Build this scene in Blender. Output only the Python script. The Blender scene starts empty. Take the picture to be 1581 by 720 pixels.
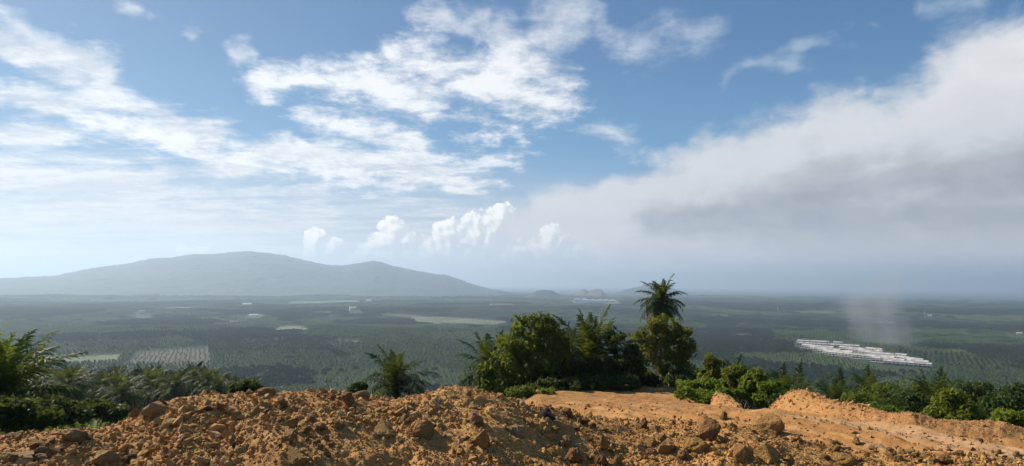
import bpy, bmesh, math, random
import numpy as np
from mathutils import Matrix, Vector, Euler
R = math.radians
C = bpy.context.scene
COL = C.collection
rng = np.random.default_rng(7)
random.seed(7)

# ------------------------------------------------------------------ camera
FPX, UC, VC = 942.0, 790.5, 360.0          # focal length and centre in photo pixels
PITCH, ROLL = math.atan(79/942), R(0.55)
CAMROT = Matrix.Rotation(math.pi/2+PITCH, 4, 'X') @ Matrix.Rotation(ROLL, 4, 'Z')
cam = bpy.data.objects.new('camera', bpy.data.cameras.new('camera'))
COL.objects.link(cam)
cam.matrix_world = CAMROT                   # eye at the world origin, looking along +Y
cam.data.sensor_width = 36
cam.data.lens = 36*FPX/1581
cam.data.clip_start = 0.1
cam.data.clip_end = 300000
C.camera = cam
C.render.resolution_x, C.render.resolution_y = 1024, 466

def ray(u, v):
    d = CAMROT.to_3x3() @ Vector(((u-UC)/FPX, -(v-VC)/FPX, -1))
    return d.normalized()
def at(u, v, depth):                        # the point seen at photo pixel (u, v), `depth` metres ahead
    d = ray(u, v)
    return d*(depth/d.y)
def azel(u, v):
    d = ray(u, v)
    return math.degrees(math.atan2(d.x, d.y)), math.degrees(math.asin(d.z))

# ------------------------------------------------------------------ node helpers
class NB:
    """small expression builder for a node tree"""
    def __init__(s, nt): s.nt = nt
    def node(s, t, **kw):
        n = s.nt.nodes.new(t)
        for k, v in kw.items(): setattr(n, k, v)
        return n
    def put(s, sock, v):
        if isinstance(v, X): s.nt.links.new(v.s, sock)
        elif v is not None: sock.default_value = v
    def math(s, op, a, b=None, c=None, clamp=False):
        n = s.node('ShaderNodeMath', operation=op, use_clamp=clamp)
        for i, v in enumerate((a, b, c)):
            if v is not None: s.put(n.inputs[i], v)
        return X(s, n.outputs[0])
    def vmath(s, op, a, b=None, out=0, scale=None):
        n = s.node('ShaderNodeVectorMath', operation=op)
        s.put(n.inputs[0], a)
        if b is not None: s.put(n.inputs[1], b)
        if scale is not None: s.put(n.inputs['Scale'], scale)
        return X(s, n.outputs[out])
    def comb(s, x, y, z=0.0):
        n = s.node('ShaderNodeCombineXYZ')
        for i, v in enumerate((x, y, z)): s.put(n.inputs[i], v)
        return X(s, n.outputs[0])
    def sep(s, v):
        n = s.node('ShaderNodeSeparateXYZ'); s.put(n.inputs[0], v)
        return [X(s, o) for o in n.outputs]
    def noise(s, vec, scale, detail=4, rough=0.55, dist=0.0, color=False, lac=2.0):
        n = s.node('ShaderNodeTexNoise')
        if vec is not None: s.put(n.inputs['Vector'], vec)
        s.put(n.inputs['Scale'], scale); n.inputs['Detail'].default_value = detail
        n.inputs['Roughness'].default_value = rough; n.inputs['Distortion'].default_value = dist
        n.inputs['Lacunarity'].default_value = lac
        return X(s, n.outputs[1 if color else 0])
    def voro(s, vec, scale, out='Distance', feature='F1'):
        n = s.node('ShaderNodeTexVoronoi', feature=feature)
        if vec is not None: s.put(n.inputs['Vector'], vec)
        s.put(n.inputs['Scale'], scale)
        return X(s, n.outputs[out])
    def smooth(s, x, a, b, lo=0.0, hi=1.0):
        n = s.node('ShaderNodeMapRange', interpolation_type='SMOOTHSTEP')
        for k, v in zip(range(5), (x, a, b, lo, hi)): s.put(n.inputs[k], v)
        return X(s, n.outputs[0])
    def lin(s, x, a, b, lo=0.0, hi=1.0):
        n = s.node('ShaderNodeMapRange')
        for k, v in zip(range(5), (x, a, b, lo, hi)): s.put(n.inputs[k], v)
        return X(s, n.outputs[0])
    def mix(s, f, a, b, blend='MIX'):
        n = s.node('ShaderNodeMix', data_type='RGBA', blend_type=blend)
        s.put(n.inputs[0], f); s.put(n.inputs[6], c4(a)); s.put(n.inputs[7], c4(b))
        return X(s, n.outputs[2])
    def coord(s, out='Object'):
        return X(s, s.node('ShaderNodeTexCoord').outputs[out])
    def rand(s):
        return X(s, s.node('ShaderNodeObjectInfo').outputs['Random'])
    def mapv(s, v, scale=(1,1,1), rot=(0,0,0), loc=(0,0,0)):
        n = s.node('ShaderNodeMapping'); s.put(n.inputs[0], v)
        n.inputs[1].default_value = loc; n.inputs[2].default_value = rot; n.inputs[3].default_value = scale
        return X(s, n.outputs[0])
def c4(c):
    return c if isinstance(c, X) else (c[0], c[1], c[2], 1.0)
class X:
    def __init__(s, nb, sock): s.nb, s.s = nb, sock
    def __add__(s, o): return s.nb.math('ADD', s, o)
    __radd__ = __add__
    def __mul__(s, o): return s.nb.math('MULTIPLY', s, o)
    __rmul__ = __mul__
    def __sub__(s, o): return s.nb.math('SUBTRACT', s, o)
    def __rsub__(s, o): return s.nb.math('SUBTRACT', o, s)
    def __truediv__(s, o): return s.nb.math('DIVIDE', s, o)
    def max(s, o): return s.nb.math('MAXIMUM', s, o)
    def min(s, o): return s.nb.math('MINIMUM', s, o)
    def clamp(s): return s.nb.math('ADD', s, 0.0, clamp=True)
    def pow(s, o): return s.nb.math('POWER', s, o)

# ------------------------------------------------------------------ sun, sky, exposure
SUN_AZ, SUN_EL = R(-55), R(34)              # azimuth from the view direction (negative: left)
sdir = Vector((math.sin(SUN_AZ)*math.cos(SUN_EL), math.cos(SUN_AZ)*math.cos(SUN_EL), math.sin(SUN_EL)))
sun = bpy.data.objects.new('sun', bpy.data.lights.new('sun', 'SUN'))
COL.objects.link(sun)
sun.data.energy = 5.0
sun.data.angle = R(0.53)
sun.data.color = (1.0, 0.93, 0.82)
sun.rotation_euler = sdir.to_track_quat('Z', 'Y').to_euler()
C.view_settings.view_transform = 'Standard'
C.view_settings.look = 'None'
C.view_settings.gamma = 1.0
C.view_settings.exposure = 0.54
C.cycles.use_denoising = True
C.cycles.max_bounces = 6
C.cycles.diffuse_bounces = 3
C.cycles.transmission_bounces = 3
C.cycles.volume_bounces = 0
C.cycles.sample_clamp_indirect = 4.0

world = bpy.data.worlds.new('World')
C.world = world
world.use_nodes = True

def build_sky():
    nt = world.node_tree
    nt.nodes.clear()
    b = NB(nt)
    D = b.coord('Generated')
    dx, dy, dz = b.sep(D)
    az = b.math('ARCTAN2', dx, dy)*57.29578
    el = b.math('ARCSINE', dz)*57.29578
    P = b.comb(az, el)
    # coordinates on a flat cloud deck, so that texture shrinks and flattens towards the horizon
    k = b.math('DIVIDE', 1.0, dz.max(0.0)+0.10)
    Q = b.vmath('SCALE', D, scale=k)
    warp = b.vmath('SUBTRACT', b.noise(P, 0.13, 4, 0.55, color=True), (0.5, 0.5, 0.5))
    PW = b.vmath('ADD', P, b.vmath('SCALE', warp, scale=7.0))
    def cap(p0, p1, w, base=None):
        """1 on the segment between two photo pixels, 0 at w pixels from it, negative beyond"""
        a0, a1 = azel(*p0), azel(*p1)
        mu, mv = (p0[0]+p1[0])/2, (p0[1]+p1[1])/2
        m0, m1 = azel(mu, mv-w), azel(mu, mv+w)
        wd = abs(m0[1]-m1[1])/2
        va = (a1[0]-a0[0], a1[1]-a0[1]); L2 = max(va[0]**2+va[1]**2, 1e-6)
        rel = b.vmath('SUBTRACT', base or PW, (a0[0], a0[1], 0))
        t = b.math('MULTIPLY', b.vmath('DOT_PRODUCT', rel, (va[0]/L2, va[1]/L2, 0), out=1), 1.0, clamp=True)
        d = b.vmath('LENGTH', b.vmath('SUBTRACT', rel, b.vmath('SCALE', (va[0], va[1], 0), scale=t)), out=1)
        return 1.0 - d*(1.0/wd)
    def union(caps, base=None):
        m = None
        for c in caps:
            q = cap(*c, base=base)
            m = q if m is None else b.math('SMOOTH_MAX', m, q, 0.25)
        return m
    # --- clear sky
    sk = b.node('ShaderNodeTexSky', sky_type='NISHITA')
    sk.sun_disc = False
    sk.sun_elevation = SUN_EL
    sk.sun_rotation = SUN_AZ
    sk.altitude = 150; sk.air_density = 1.0; sk.dust_density = 0.6; sk.ozone_density = 1.5
    col = b.mix(0.78, X(b, sk.outputs[0]), (0.36, 1.62, 3.95))
    lowl = b.smooth(el, 8.0, 24.0, 1.0, 0.0)
    col = b.mix(lowl*0.6, col, (1.5, 4.2, 7.0))
    # --- bright haze towards the horizon, whiter on the sun's side
    side = b.smooth(az, -45.0, 30.0, 1.0, 0.0)
    # --- high streaky cloud on the left
    stre = b.mapv(Q, scale=(0.55, 1.7, 1), rot=(0, 0, R(24)))
    n1 = b.noise(stre, 1.6, 8, 0.62, 0.5)
    n2 = b.noise(Q, 5.5, 8, 0.66, 0.25)
    nsm = b.noise(P, 0.10, 6, 0.6)
    left = union([((-200, 420), (640, 400), 110), ((-200, 335), (480, 345), 88), ((-260, 255), (230, 292), 62),
                  ((90, 150), (330, 200), 48), ((330, 228), (740, 290), 38), ((-100, 190), (100, 215), 34), ((-60, 30), (170, 110), 40), ((-50, 110), (90, 130), 26)])
    dl = b.smooth(left*0.80 + (n1-0.5)*2.3 + (n2-0.5)*1.2, -0.05, 0.72)
    veil = b.smooth(el, 13.0, 2.5)*b.lin(az, -60.0, 12.0, 0.86, 0.80)
    # --- broken white cloud patches
    patch = union([((410, 115), (560, 95), 42), ((540, 125), (860, 150), 62), ((620, 80), (790, 110), 60), ((500, 180), (640, 230), 44),
                   ((540, 255), (810, 240), 26), ((440, 268), (770, 290), 26), ((150, 200), (330, 222), 34), ((310, 225), (470, 245), 28), ((700, 215), (800, 205), 18)])
    n3 = b.noise(Q, 3.3, 9, 0.68, 0.2)
    n4 = b.noise(Q, 13.0, 6, 0.66, 0.3)
    dp = b.smooth(patch*0.95 + (n3-0.5)*1.7 + (n2-0.5)*1.3 + (n4-0.5)*0.7, 0.02, 0.95)
    wisp = union([((205, 0), (290, 42), 24), ((360, 72), (388, 76), 18), ((650, 10), (740, 12), 30), ((925, 20), (960, 50), 44),
                  ((985, 60), (1090, 52), 44), ((1165, 105), (1230, 112), 26), ((1230, 75), (1300, 70), 22), ((-20, 5), (70, 40), 34),
                  ((840, 40), (900, 20), 50), ((905, 190), (960, 210), 30), ((1110, 130), (1330, 45), 20), ((940, 240), (1080, 232), 22), ((760, 30), (860, 120), 50),
                  ((60, 60), (180, 100), 30), ((1440, 10), (1540, 20), 24)])
    dw = b.smooth(wisp*0.8 + (n3-0.5)*1.3 + (n2-0.5)*1.2 + (n4-0.5)*0.6, 0.0, 1.15)*b.lin(az, 12.0, 26.0, 0.85, 0.55)
    # --- the large grey bank on the right, under a slanting edge
    slope = union([((780, 405), (1300, 335), 92), ((1080, 300), (1581, 170), 104), ((1250, 370), (1800, 330), 190),
                   ((1480, 160), (1800, 60), 135), ((850, 335), (1160, 285), 48), ((700, 440), (1581, 440), 70)], base=b.vmath('ADD', P, b.vmath('SCALE', warp, scale=5.0)))
    nb_ = b.noise(P, 0.085, 7, 0.58, 0.35)
    stb = b.noise(b.mapv(P, scale=(0.35, 1.0, 1.0), rot=(0, 0, R(-17))), 0.16, 7, 0.58, 0.4)
    bf = b.noise(b.mapv(P, scale=(0.6, 1.0, 1.0), rot=(0, 0, R(-22))), 0.55, 7, 0.62, 0.3)
    db = b.smooth(slope + (nb_-0.5)*0.8 + (n3-0.5)*0.5 + (bf-0.5)*0.8, -0.10, 0.50)
    depth = b.smooth(slope + (nb_-0.5)*0.8, 0.0, 0.5)
    # grey folds inside the bank
    g1 = union([((1010, 350), (1300, 310), 44), ((1240, 310), (1660, 260), 62), ((1180, 350), (1620, 345), 50), ((950, 400), (1581, 425), 30)],
               base=b.vmath('ADD', P, b.vmath('SCALE', warp, scale=6.0)))
    dark = b.smooth(g1*0.9 + (stb-0.5)*2.0 + (bf-0.5)*1.3 + (n3-0.5)*0.5, -0.30, 0.80)
    # --- compose (values are in units of the background strength)
    white, cream = (9.5, 9.5, 9.5), (8.3, 8.0, 7.7)
    hz = b.mix(b.smooth(az, -20.0, 22.0), (6.4, 6.5, 6.7), (6.6, 6.4, 6.3))
    shade_l = b.smooth(b.noise(stre, 2.6, 6, 0.6)+ (n2-0.5)*0.6 + (n4-0.5)*0.4, 0.32, 0.66)
    lc = b.mix(shade_l, (5.5, 6.1, 6.9), white)
    shade_p = b.smooth(n3 + (n2-0.5)*0.7 + (n4-0.5)*0.5 + patch*0.12, 0.34, 0.74)
    pc = b.mix(shade_p, (6.2, 6.8, 7.6), (9.9, 9.9, 9.9))
    col = b.mix(dw, col, b.mix(b.smooth(az, 2.0, 22.0), (8.4, 8.6, 8.9), (5.8, 6.6, 7.6)))
    col = b.mix(dl*0.95, col, lc)
    col = b.mix(veil, col, b.mix(b.smooth(n1 + (stb-0.5)*0.6 + (n2-0.5)*0.4, 0.34, 0.66), hz, b.mix(0.55, hz, (9.6, 9.3, 9.0))))
    col = b.mix(dp*0.96, col, pc)
    smudge = b.smooth(union([((100, 335), (125, 338), 14), ((215, 330), (265, 345), 14)]) + (n3-0.5)*1.4, 0.0, 1.2)
    col = b.mix(smudge*0.6, col, (4.6, 4.9, 5.5))
    def bgnode(c):
        n = b.node('ShaderNodeBackground'); b.put(n.inputs[0], c4(c)); n.inputs[1].default_value = 0.070
        return n.outputs[0]
    stack = [bgnode(col)]
    def layer(f, c):                        # lay one cloud layer over what is there so far
        n = b.node('ShaderNodeMixShader'); b.put(n.inputs[0], f)
        nt.links.new(stack[-1], n.inputs[1]); nt.links.new(bgnode(c), n.inputs[2]); stack.append(n.outputs[0])
    bankc = b.mix(depth, (7.6, 7.8, 8.1), (10.0, 9.9, 9.85))
    bankc = b.mix(b.smooth(bf + (nb_-0.5)*0.5, 0.30, 0.70)*0.40, bankc, (6.9, 6.95, 7.1))
    bankc = b.mix(b.smooth(el, 22.0, 9.0)*0.70, bankc, (6.7, 6.75, 6.9))
    bankc = b.mix(dark*0.92, bankc, b.mix(b.smooth(bf, 0.35, 0.65), (3.1, 3.25, 3.55), (4.5, 4.6, 4.85)))
    bankc = b.mix(b.smooth(el, 6.5, 0.5)*0.8, bankc, (10.4, 9.7, 9.0))
    layer(db*0.97, bankc)
    low = b.smooth(union([((1410, 421), (1480, 419), 8), ((1500, 421), (1570, 419), 8)], base=b.vmath('ADD', P, b.vmath('SCALE', warp, scale=1.5))) + (n3-0.5)*1.2, 0.0, 0.9)
    layer(low*0.7, (7.3, 6.7, 6.0))
    # --- towering cumulus at the horizon
    def cumulus(off):
        Pc = b.vmath('ADD', P, (off[0], off[1], 0))
        wr = b.vmath('SUBTRACT', b.noise(Pc, 0.6, 6, 0.62, color=True), (0.5, 0.5, 0.5))
        Pw = b.vmath('ADD', Pc, b.vmath('SCALE', wr, scale=1.3))
        m = union([((486, 368), (486, 410), 15), ((512, 384), (520, 410), 16), ((498, 400), (540, 408), 14),
                   ((606, 356), (604, 410), 19), ((588, 376), (626, 374), 17), ((580, 396), (650, 400), 26), ((640, 392), (648, 405), 16),
                   ((692, 362), (690, 410), 22), ((738, 354), (720, 400), 24), ((774, 336), (756, 366), 18), ((760, 350), (745, 400), 24), ((655, 398), (800, 404), 28), ((710, 370), (740, 380), 26),
                   ((850, 362), (842, 400), 15), ((866, 370), (850, 392), 14), ((830, 390), (885, 398), 20), ((10, 398), (90, 400), 11), ((280, 388), (315, 388), 6)], base=Pw)
        v = b.voro(Pw, 1.3); v2 = b.voro(Pw, 3.2)
        return m + (0.42-v)*0.46 + (0.42-v2)*0.20 + 0.36
    basebank = union([((480, 410), (640, 405), 34), ((590, 402), (870, 398), 46), ((690, 380), (770, 375), 30), ((840, 385), (900, 395), 26)])
    layer(b.smooth(basebank + (n3-0.5)*0.8, -0.1, 0.8)*0.9, (7.0, 7.05, 7.2))
    c0 = cumulus((0, 0))
    c1 = cumulus((-0.40, 0.38))
    dc = b.smooth(c0, 0.0, 0.16)
    lit = b.smooth(c0-c1, -0.10, 0.58)
    cc = b.mix(lit, (7.0, 7.2, 7.5), (13.2, 12.4, 11.4))
    cfade = b.smooth(el, 0.8, 4.6)*b.lin(az, -5.0, 5.0, 0.95, 0.70)
    layer(dc*cfade, cc)
    # below the horizon: the dull green-grey of land beyond the ground sheet
    layer(b.smooth(el, -0.1, -1.5), (1.2, 1.45, 1.6))
    out = b.node('ShaderNodeOutputWorld')
    nt.links.new(stack[-1], out.inputs[0])
build_sky()
world.cycles.sampling_method = 'MANUAL'
world.cycles.sample_map_resolution = 512

# ------------------------------------------------------------------ materials
MATS = {}
def new_mat(name):
    m = bpy.data.materials.new(name); m.use_nodes = True
    nt = m.node_tree
    nt.nodes.clear()
    b = NB(nt)
    out = b.node('ShaderNodeOutputMaterial')
    p = b.node('ShaderNodeBsdfPrincipled')
    nt.links.new(p.outputs[0], out.inputs[0])
    MATS[name] = m
    return m, b, p, out
def bump(b, p, h, strength, dist):
    n = b.node('ShaderNodeBump'); n.inputs['Strength'].default_value = strength; n.inputs['Distance'].default_value = dist
    b.put(n.inputs['Height'], h); b.nt.links.new(n.outputs[0], p.inputs['Normal'])
def earth_mat(name, c1, c2, c3, scale=1.0, bs=0.6, streak=None):
    m, b, p, out = new_mat(name)
    co = b.coord('Object')
    n1 = b.noise(co, 0.9*scale, 6, 0.6); n2 = b.noise(co, 9*scale, 6, 0.65); n3 = b.noise(co, 45*scale, 3, 0.6)
    col = b.mix(b.smooth(n1, 0.35, 0.65), c1, c2)
    col = b.mix(b.smooth(n2, 0.45, 0.7)*0.75, col, c3)
    col = b.mix(b.smooth(n3, 0.3, 0.75), col, b.mix(0.30, col, (0.16, 0.07, 0.025)))
    if streak:
        pass
    b.put(p.inputs['Base Color'], col); p.inputs['Roughness'].default_value = 0.95
    p.inputs['Specular IOR Level'].default_value = 0.15
    bump(b, p, n2*0.6+n3*0.4, bs, 0.05/scale)
    return m
earth_mat('rubble_earth', (0.484, 0.244, 0.071), (0.367, 0.165, 0.048), (0.561, 0.332, 0.124))
earth_mat('track_earth', (0.42, 0.205, 0.068), (0.33, 0.15, 0.05), (0.49, 0.28, 0.115), 0.6, 0.7)
earth_mat('track_pale', (0.55, 0.34, 0.19), (0.50, 0.30, 0.16), (0.58, 0.40, 0.25), 0.5, 0.3)
def rock_mat(name, cols, rough=0.9):
    m, b, p, out = new_mat(name)
    co = b.coord('Object'); r = b.rand()
    n1 = b.noise(co, 2.2, 6, 0.62, 0.4); n2 = b.noise(co, 14, 5, 0.65)
    v = b.mix(b.smooth(r, 0.1, 0.5), cols[0], cols[1])
    v = b.mix(b.smooth(r, 0.6, 0.95), v, cols[2])
    v = b.mix(b.smooth(n1, 0.45, 0.68)*0.7, v, cols[3])
    v = b.mix(b.smooth(n2, 0.40, 0.75)*0.35, v, (0.24, 0.11, 0.038))
    b.put(p.inputs['Base Color'], v); p.inputs['Roughness'].default_value = rough
    p.inputs['Specular IOR Level'].default_value = 0.2
    bump(b, p, n1*0.5+n2*0.5, 1.0, 0.2)
    return m
rock_mat('rock_mixed', ((0.546, 0.284, 0.087), (0.458, 0.234, 0.073), (0.595, 0.358, 0.138), (0.546, 0.298, 0.095)))
rock_mat('rock_ochre', ((0.57, 0.32, 0.085), (0.55, 0.30, 0.09), (0.60, 0.36, 0.12), (0.46, 0.24, 0.075)))
rock_mat('rock_pale', ((0.62, 0.36, 0.145), (0.58, 0.33, 0.125), (0.65, 0.40, 0.18), (0.52, 0.29, 0.10)))
rock_mat('rock_pink', ((0.55, 0.30, 0.16), (0.52, 0.28, 0.14), (0.58, 0.34, 0.19), (0.46, 0.23, 0.10)))
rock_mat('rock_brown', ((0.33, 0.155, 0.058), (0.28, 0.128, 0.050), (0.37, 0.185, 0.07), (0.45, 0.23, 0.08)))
rock_mat('slab_black', ((0.035, 0.03, 0.028), (0.03, 0.028, 0.026), (0.04, 0.035, 0.03), (0.06, 0.05, 0.045)))

def leaf_mat(name, c1, c2, c3, trans=0.35, rough=0.6, scale=3.0, spec=0.15):
    m, b, p, out = new_mat(name)
    r = b.rand(); co = b.coord('Object')
    n = b.noise(co, scale, 3, 0.6)
    col = b.mix(b.smooth(n, 0.32, 0.68), c1, c2)
    col = b.mix(r*0.6, col, c3)
    b.put(p.inputs['Base Color'], col); p.inputs['Roughness'].default_value = rough
    p.inputs['Specular IOR Level'].default_value = spec
    if trans > 0:
        t = b.node('ShaderNodeBsdfTranslucent')
        b.put(t.inputs[0], b.mix(0.5, col, (0.24, 0.26, 0.02)))
        mx = b.node('ShaderNodeMixShader'); mx.inputs[0].default_value = trans
        b.nt.links.new(p.outputs[0], mx.inputs[1]); b.nt.links.new(t.outputs[0], mx.inputs[2])
        b.nt.links.new(mx.outputs[0], out.inputs[0])
    return m
leaf_mat('leaf_broad', (0.122, 0.159, 0.022), (0.069, 0.107, 0.018), (0.160, 0.171, 0.024), 0.45)
leaf_mat('leaf_olive', (0.164, 0.151, 0.022), (0.100, 0.106, 0.018), (0.180, 0.151, 0.024), 0.45)
leaf_mat('leaf_bright', (0.140, 0.221, 0.020), (0.091, 0.158, 0.016), (0.169, 0.228, 0.022), 0.5)
leaf_mat('leaf_lime', (0.185, 0.215, 0.022), (0.118, 0.154, 0.018), (0.202, 0.209, 0.024), 0.5)
leaf_mat('leaf_dark', (0.041, 0.070, 0.016), (0.029, 0.053, 0.013), (0.053, 0.083, 0.018), 0.28)
leaf_mat('frond_green', (0.036, 0.060, 0.017), (0.025, 0.047, 0.015), (0.047, 0.070, 0.020), 0.35, 0.6, 1.0, 0.12)
leaf_mat('frond_bright', (0.066, 0.108, 0.016), (0.048, 0.086, 0.014), (0.078, 0.120, 0.018), 0.48, 0.6, 1.0, 0.12)
leaf_mat('frond_brown', (0.22, 0.13, 0.045), (0.16, 0.09, 0.035), (0.24, 0.15, 0.06), 0.25, 0.7, 1.0, 0.1)
leaf_mat('far_palm_dark', (0.033, 0.058, 0.017), (0.024, 0.046, 0.015), (0.047, 0.071, 0.021), 0, 1.0, 0.2, 0.03)
leaf_mat('far_palm_mid', (0.069, 0.107, 0.025), (0.052, 0.089, 0.022), (0.090, 0.121, 0.029), 0, 1.0, 0.2, 0.03)
leaf_mat('far_palm_pale', (0.126, 0.156, 0.041), (0.100, 0.137, 0.035), (0.150, 0.169, 0.046), 0, 1.0, 0.2, 0.03)
leaf_mat('far_forest', (0.041, 0.064, 0.017), (0.029, 0.051, 0.015), (0.060, 0.077, 0.022), 0, 1.0, 0.12, 0.03)
leaf_mat('far_forest_brown', (0.075, 0.075, 0.030), (0.055, 0.055, 0.025), (0.095, 0.075, 0.036), 0, 1.0, 0.12, 0.03)
def bark_mat(name, c1, c2, sc=6):
    m, b, p, out = new_mat(name)
    co = b.coord('Object'); n = b.noise(b.mapv(co, scale=(1, 1, 0.35)), sc, 5, 0.65)
    b.put(p.inputs['Base Color'], b.mix(b.smooth(n, 0.35, 0.65), c1, c2)); p.inputs['Roughness'].default_value = 0.9
    bump(b, p, n, 0.7, 0.03)
bark_mat('bark_grey', (0.22, 0.19, 0.15), (0.13, 0.10, 0.075))
bark_mat('bark_pale', (0.40, 0.34, 0.25), (0.25, 0.20, 0.14))
bark_mat('bark_palm', (0.10, 0.070, 0.045), (0.05, 0.035, 0.024))
def plain_mat(name, c1, c2, sc, rough=0.9, bs=0.0, spec=0.2):
    m, b, p, out = new_mat(name)
    co = b.coord('Object'); n = b.noise(co, sc, 6, 0.6)
    b.put(p.inputs['Base Color'], b.mix(b.smooth(n, 0.35, 0.65), c1, c2)); p.inputs['Roughness'].default_value = rough
    p.inputs['Specular IOR Level'].default_value = spec
    if bs: bump(b, p, n, bs, 1.0/sc)
    return m
plain_mat('ground_green', (0.032, 0.050, 0.020), (0.055, 0.070, 0.028), 0.012)
plain_mat('slope_green', (0.035, 0.055, 0.018), (0.060, 0.065, 0.026), 0.35)
plain_mat('mountain_forest', (0.034, 0.055, 0.028), (0.020, 0.036, 0.019), 0.006, bs=0.25)
plain_mat('quarry_earth', (0.17, 0.125, 0.085), (0.06, 0.07, 0.04), 0.008)
plain_mat('field_lime', (0.105, 0.130, 0.035), (0.055, 0.085, 0.024), 0.025)
plain_mat('field_brown', (0.085, 0.062, 0.032), (0.060, 0.055, 0.028), 0.03)
plain_mat('field_straw', (0.21, 0.20, 0.10), (0.12, 0.14, 0.06), 0.012)
plain_mat('field_earth', (0.36, 0.22, 0.13), (0.26, 0.18, 0.10), 0.02)
plain_mat('house_wall', (0.60, 0.55, 0.48), (0.52, 0.47, 0.41), 0.2)
def roof_mat():
    m, b, p, out = new_mat('house_roof')
    x, y, z = b.sep(b.coord('Object'))
    w = b.node('ShaderNodeTexWhiteNoise'); w.noise_dimensions = '2D'
    b.put(w.inputs['Vector'], b.comb(b.math('FLOOR', x*(1/6.6)), b.rand()*57.0, 0.0))
    v = X(b, w.outputs[0])
    c = b.mix(b.smooth(v, 0.15, 0.6), (0.54, 0.49, 0.43), (0.38, 0.345, 0.31))
    c = b.mix(b.smooth(v, 0.72, 0.9)*0.7, c, (0.30, 0.24, 0.20))
    rib = b.math('FRACT', y*1.4)
    b.put(p.inputs['Base Color'], b.mix(b.smooth(rib, 0.8, 0.95)*0.4, c, (0.22, 0.20, 0.19))); p.inputs['Roughness'].default_value = 0.7
roof_mat()
plain_mat('house_opening', (0.05, 0.055, 0.06), (0.08, 0.08, 0.08), 0.3, 0.3)
plain_mat('road_pale', (0.40, 0.37, 0.33), (0.34, 0.32, 0.29), 0.05)
plain_mat('metal_white', (0.85, 0.85, 0.83), (0.78, 0.78, 0.76), 0.02, 0.4)
plain_mat('metal_grey', (0.45, 0.46, 0.47), (0.38, 0.39, 0.40), 0.05, 0.5)

# ------------------------------------------------------------------ noise and mesh helpers
def vnoise(x, y, seed=0):
    xi, yi = np.floor(x).astype(np.int64), np.floor(y).astype(np.int64)
    fx, fy = x-xi, y-yi
    fx, fy = fx*fx*fx*(fx*(fx*6-15)+10), fy*fy*fy*(fy*(fy*6-15)+10)
    def h(i, j):
        n = (i*374761393 + j*668265263 + seed*974634947) & 0xffffffff
        n = ((n ^ (n >> 13))*1274126177) & 0xffffffff
        return ((n ^ (n >> 16)) & 0xffff)/65535.0
    return (h(xi, yi)*(1-fx)+h(xi+1, yi)*fx)*(1-fy)+(h(xi, yi+1)*(1-fx)+h(xi+1, yi+1)*fx)*fy
def fbm(x, y, oct=4, seed=0, gain=0.5):
    a, s, t = 1.0, 0.0, 0.0
    for o in range(oct):
        s = s+a*(vnoise(x*2**o+17.3*o, y*2**o-9.1*o, seed+o)-0.5); t += a; a *= gain
    return s/t*2                                # about -1 .. 1
def ridged(x, y, oct=4, seed=0):
    a, s, t = 1.0, 0.0, 0.0
    for o in range(oct):
        s = s+a*(1-np.abs(2*vnoise(x*2**o+5.2*o, y*2**o+3.7*o, seed+o)-1)); t += a; a *= 0.5
    return s/t
def mesh_np(name, V, F, smooth=True, mat=None, mats=None, mi=None):
    """mesh from arrays: V (n,3), F a list of (m,k) index arrays"""
    me = bpy.data.meshes.new(name)
    V = np.asarray(V, np.float32)
    me.vertices.add(len(V)); me.vertices.foreach_set('co', V.ravel())
    loops = np.concatenate([f.ravel() for f in F]).astype(np.int32)
    tot = np.concatenate([np.full(len(f), f.shape[1], np.int32) for f in F])
    st = np.concatenate([[0], np.cumsum(tot)[:-1]]).astype(np.int32)
    me.loops.add(len(loops)); me.loops.foreach_set('vertex_index', loops)
    me.polygons.add(len(tot)); me.polygons.foreach_set('loop_start', st); me.polygons.foreach_set('loop_total', tot)
    if mats:
        for m in mats: me.materials.append(MATS[m])
        me.polygons.foreach_set('material_index', np.asarray(mi, np.int32))
    elif mat: me.materials.append(MATS[mat])
    me.update(calc_edges=True)
    me.polygons.foreach_set('use_smooth', np.full(len(tot), smooth, bool))
    return me
def link(name, me, parent=None, loc=(0,0,0), rot=(0,0,0), scale=(1,1,1)):
    o = bpy.data.objects.new(name, me); COL.objects.link(o)
    o.parent = parent; o.location = loc; o.rotation_euler = rot; o.scale = scale
    return o
def thing(name, label, cat, loc=(0,0,0), rz=0.0, group=None, me=None, scale=(1,1,1)):
    o = link(name, me, None, loc, (0, 0, rz), scale)
    o['label'] = label; o['category'] = cat
    if group: o['group'] = group
    return o
def setting(name, me, kind='structure'):
    o = link(name, me); o['kind'] = kind
    return o
def grid_faces(n, m):
    i = np.arange(n*m).reshape(n, m)
    return np.stack([i[:-1, :-1], i[1:, :-1], i[1:, 1:], i[:-1, 1:]], -1).reshape(-1, 4)

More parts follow.
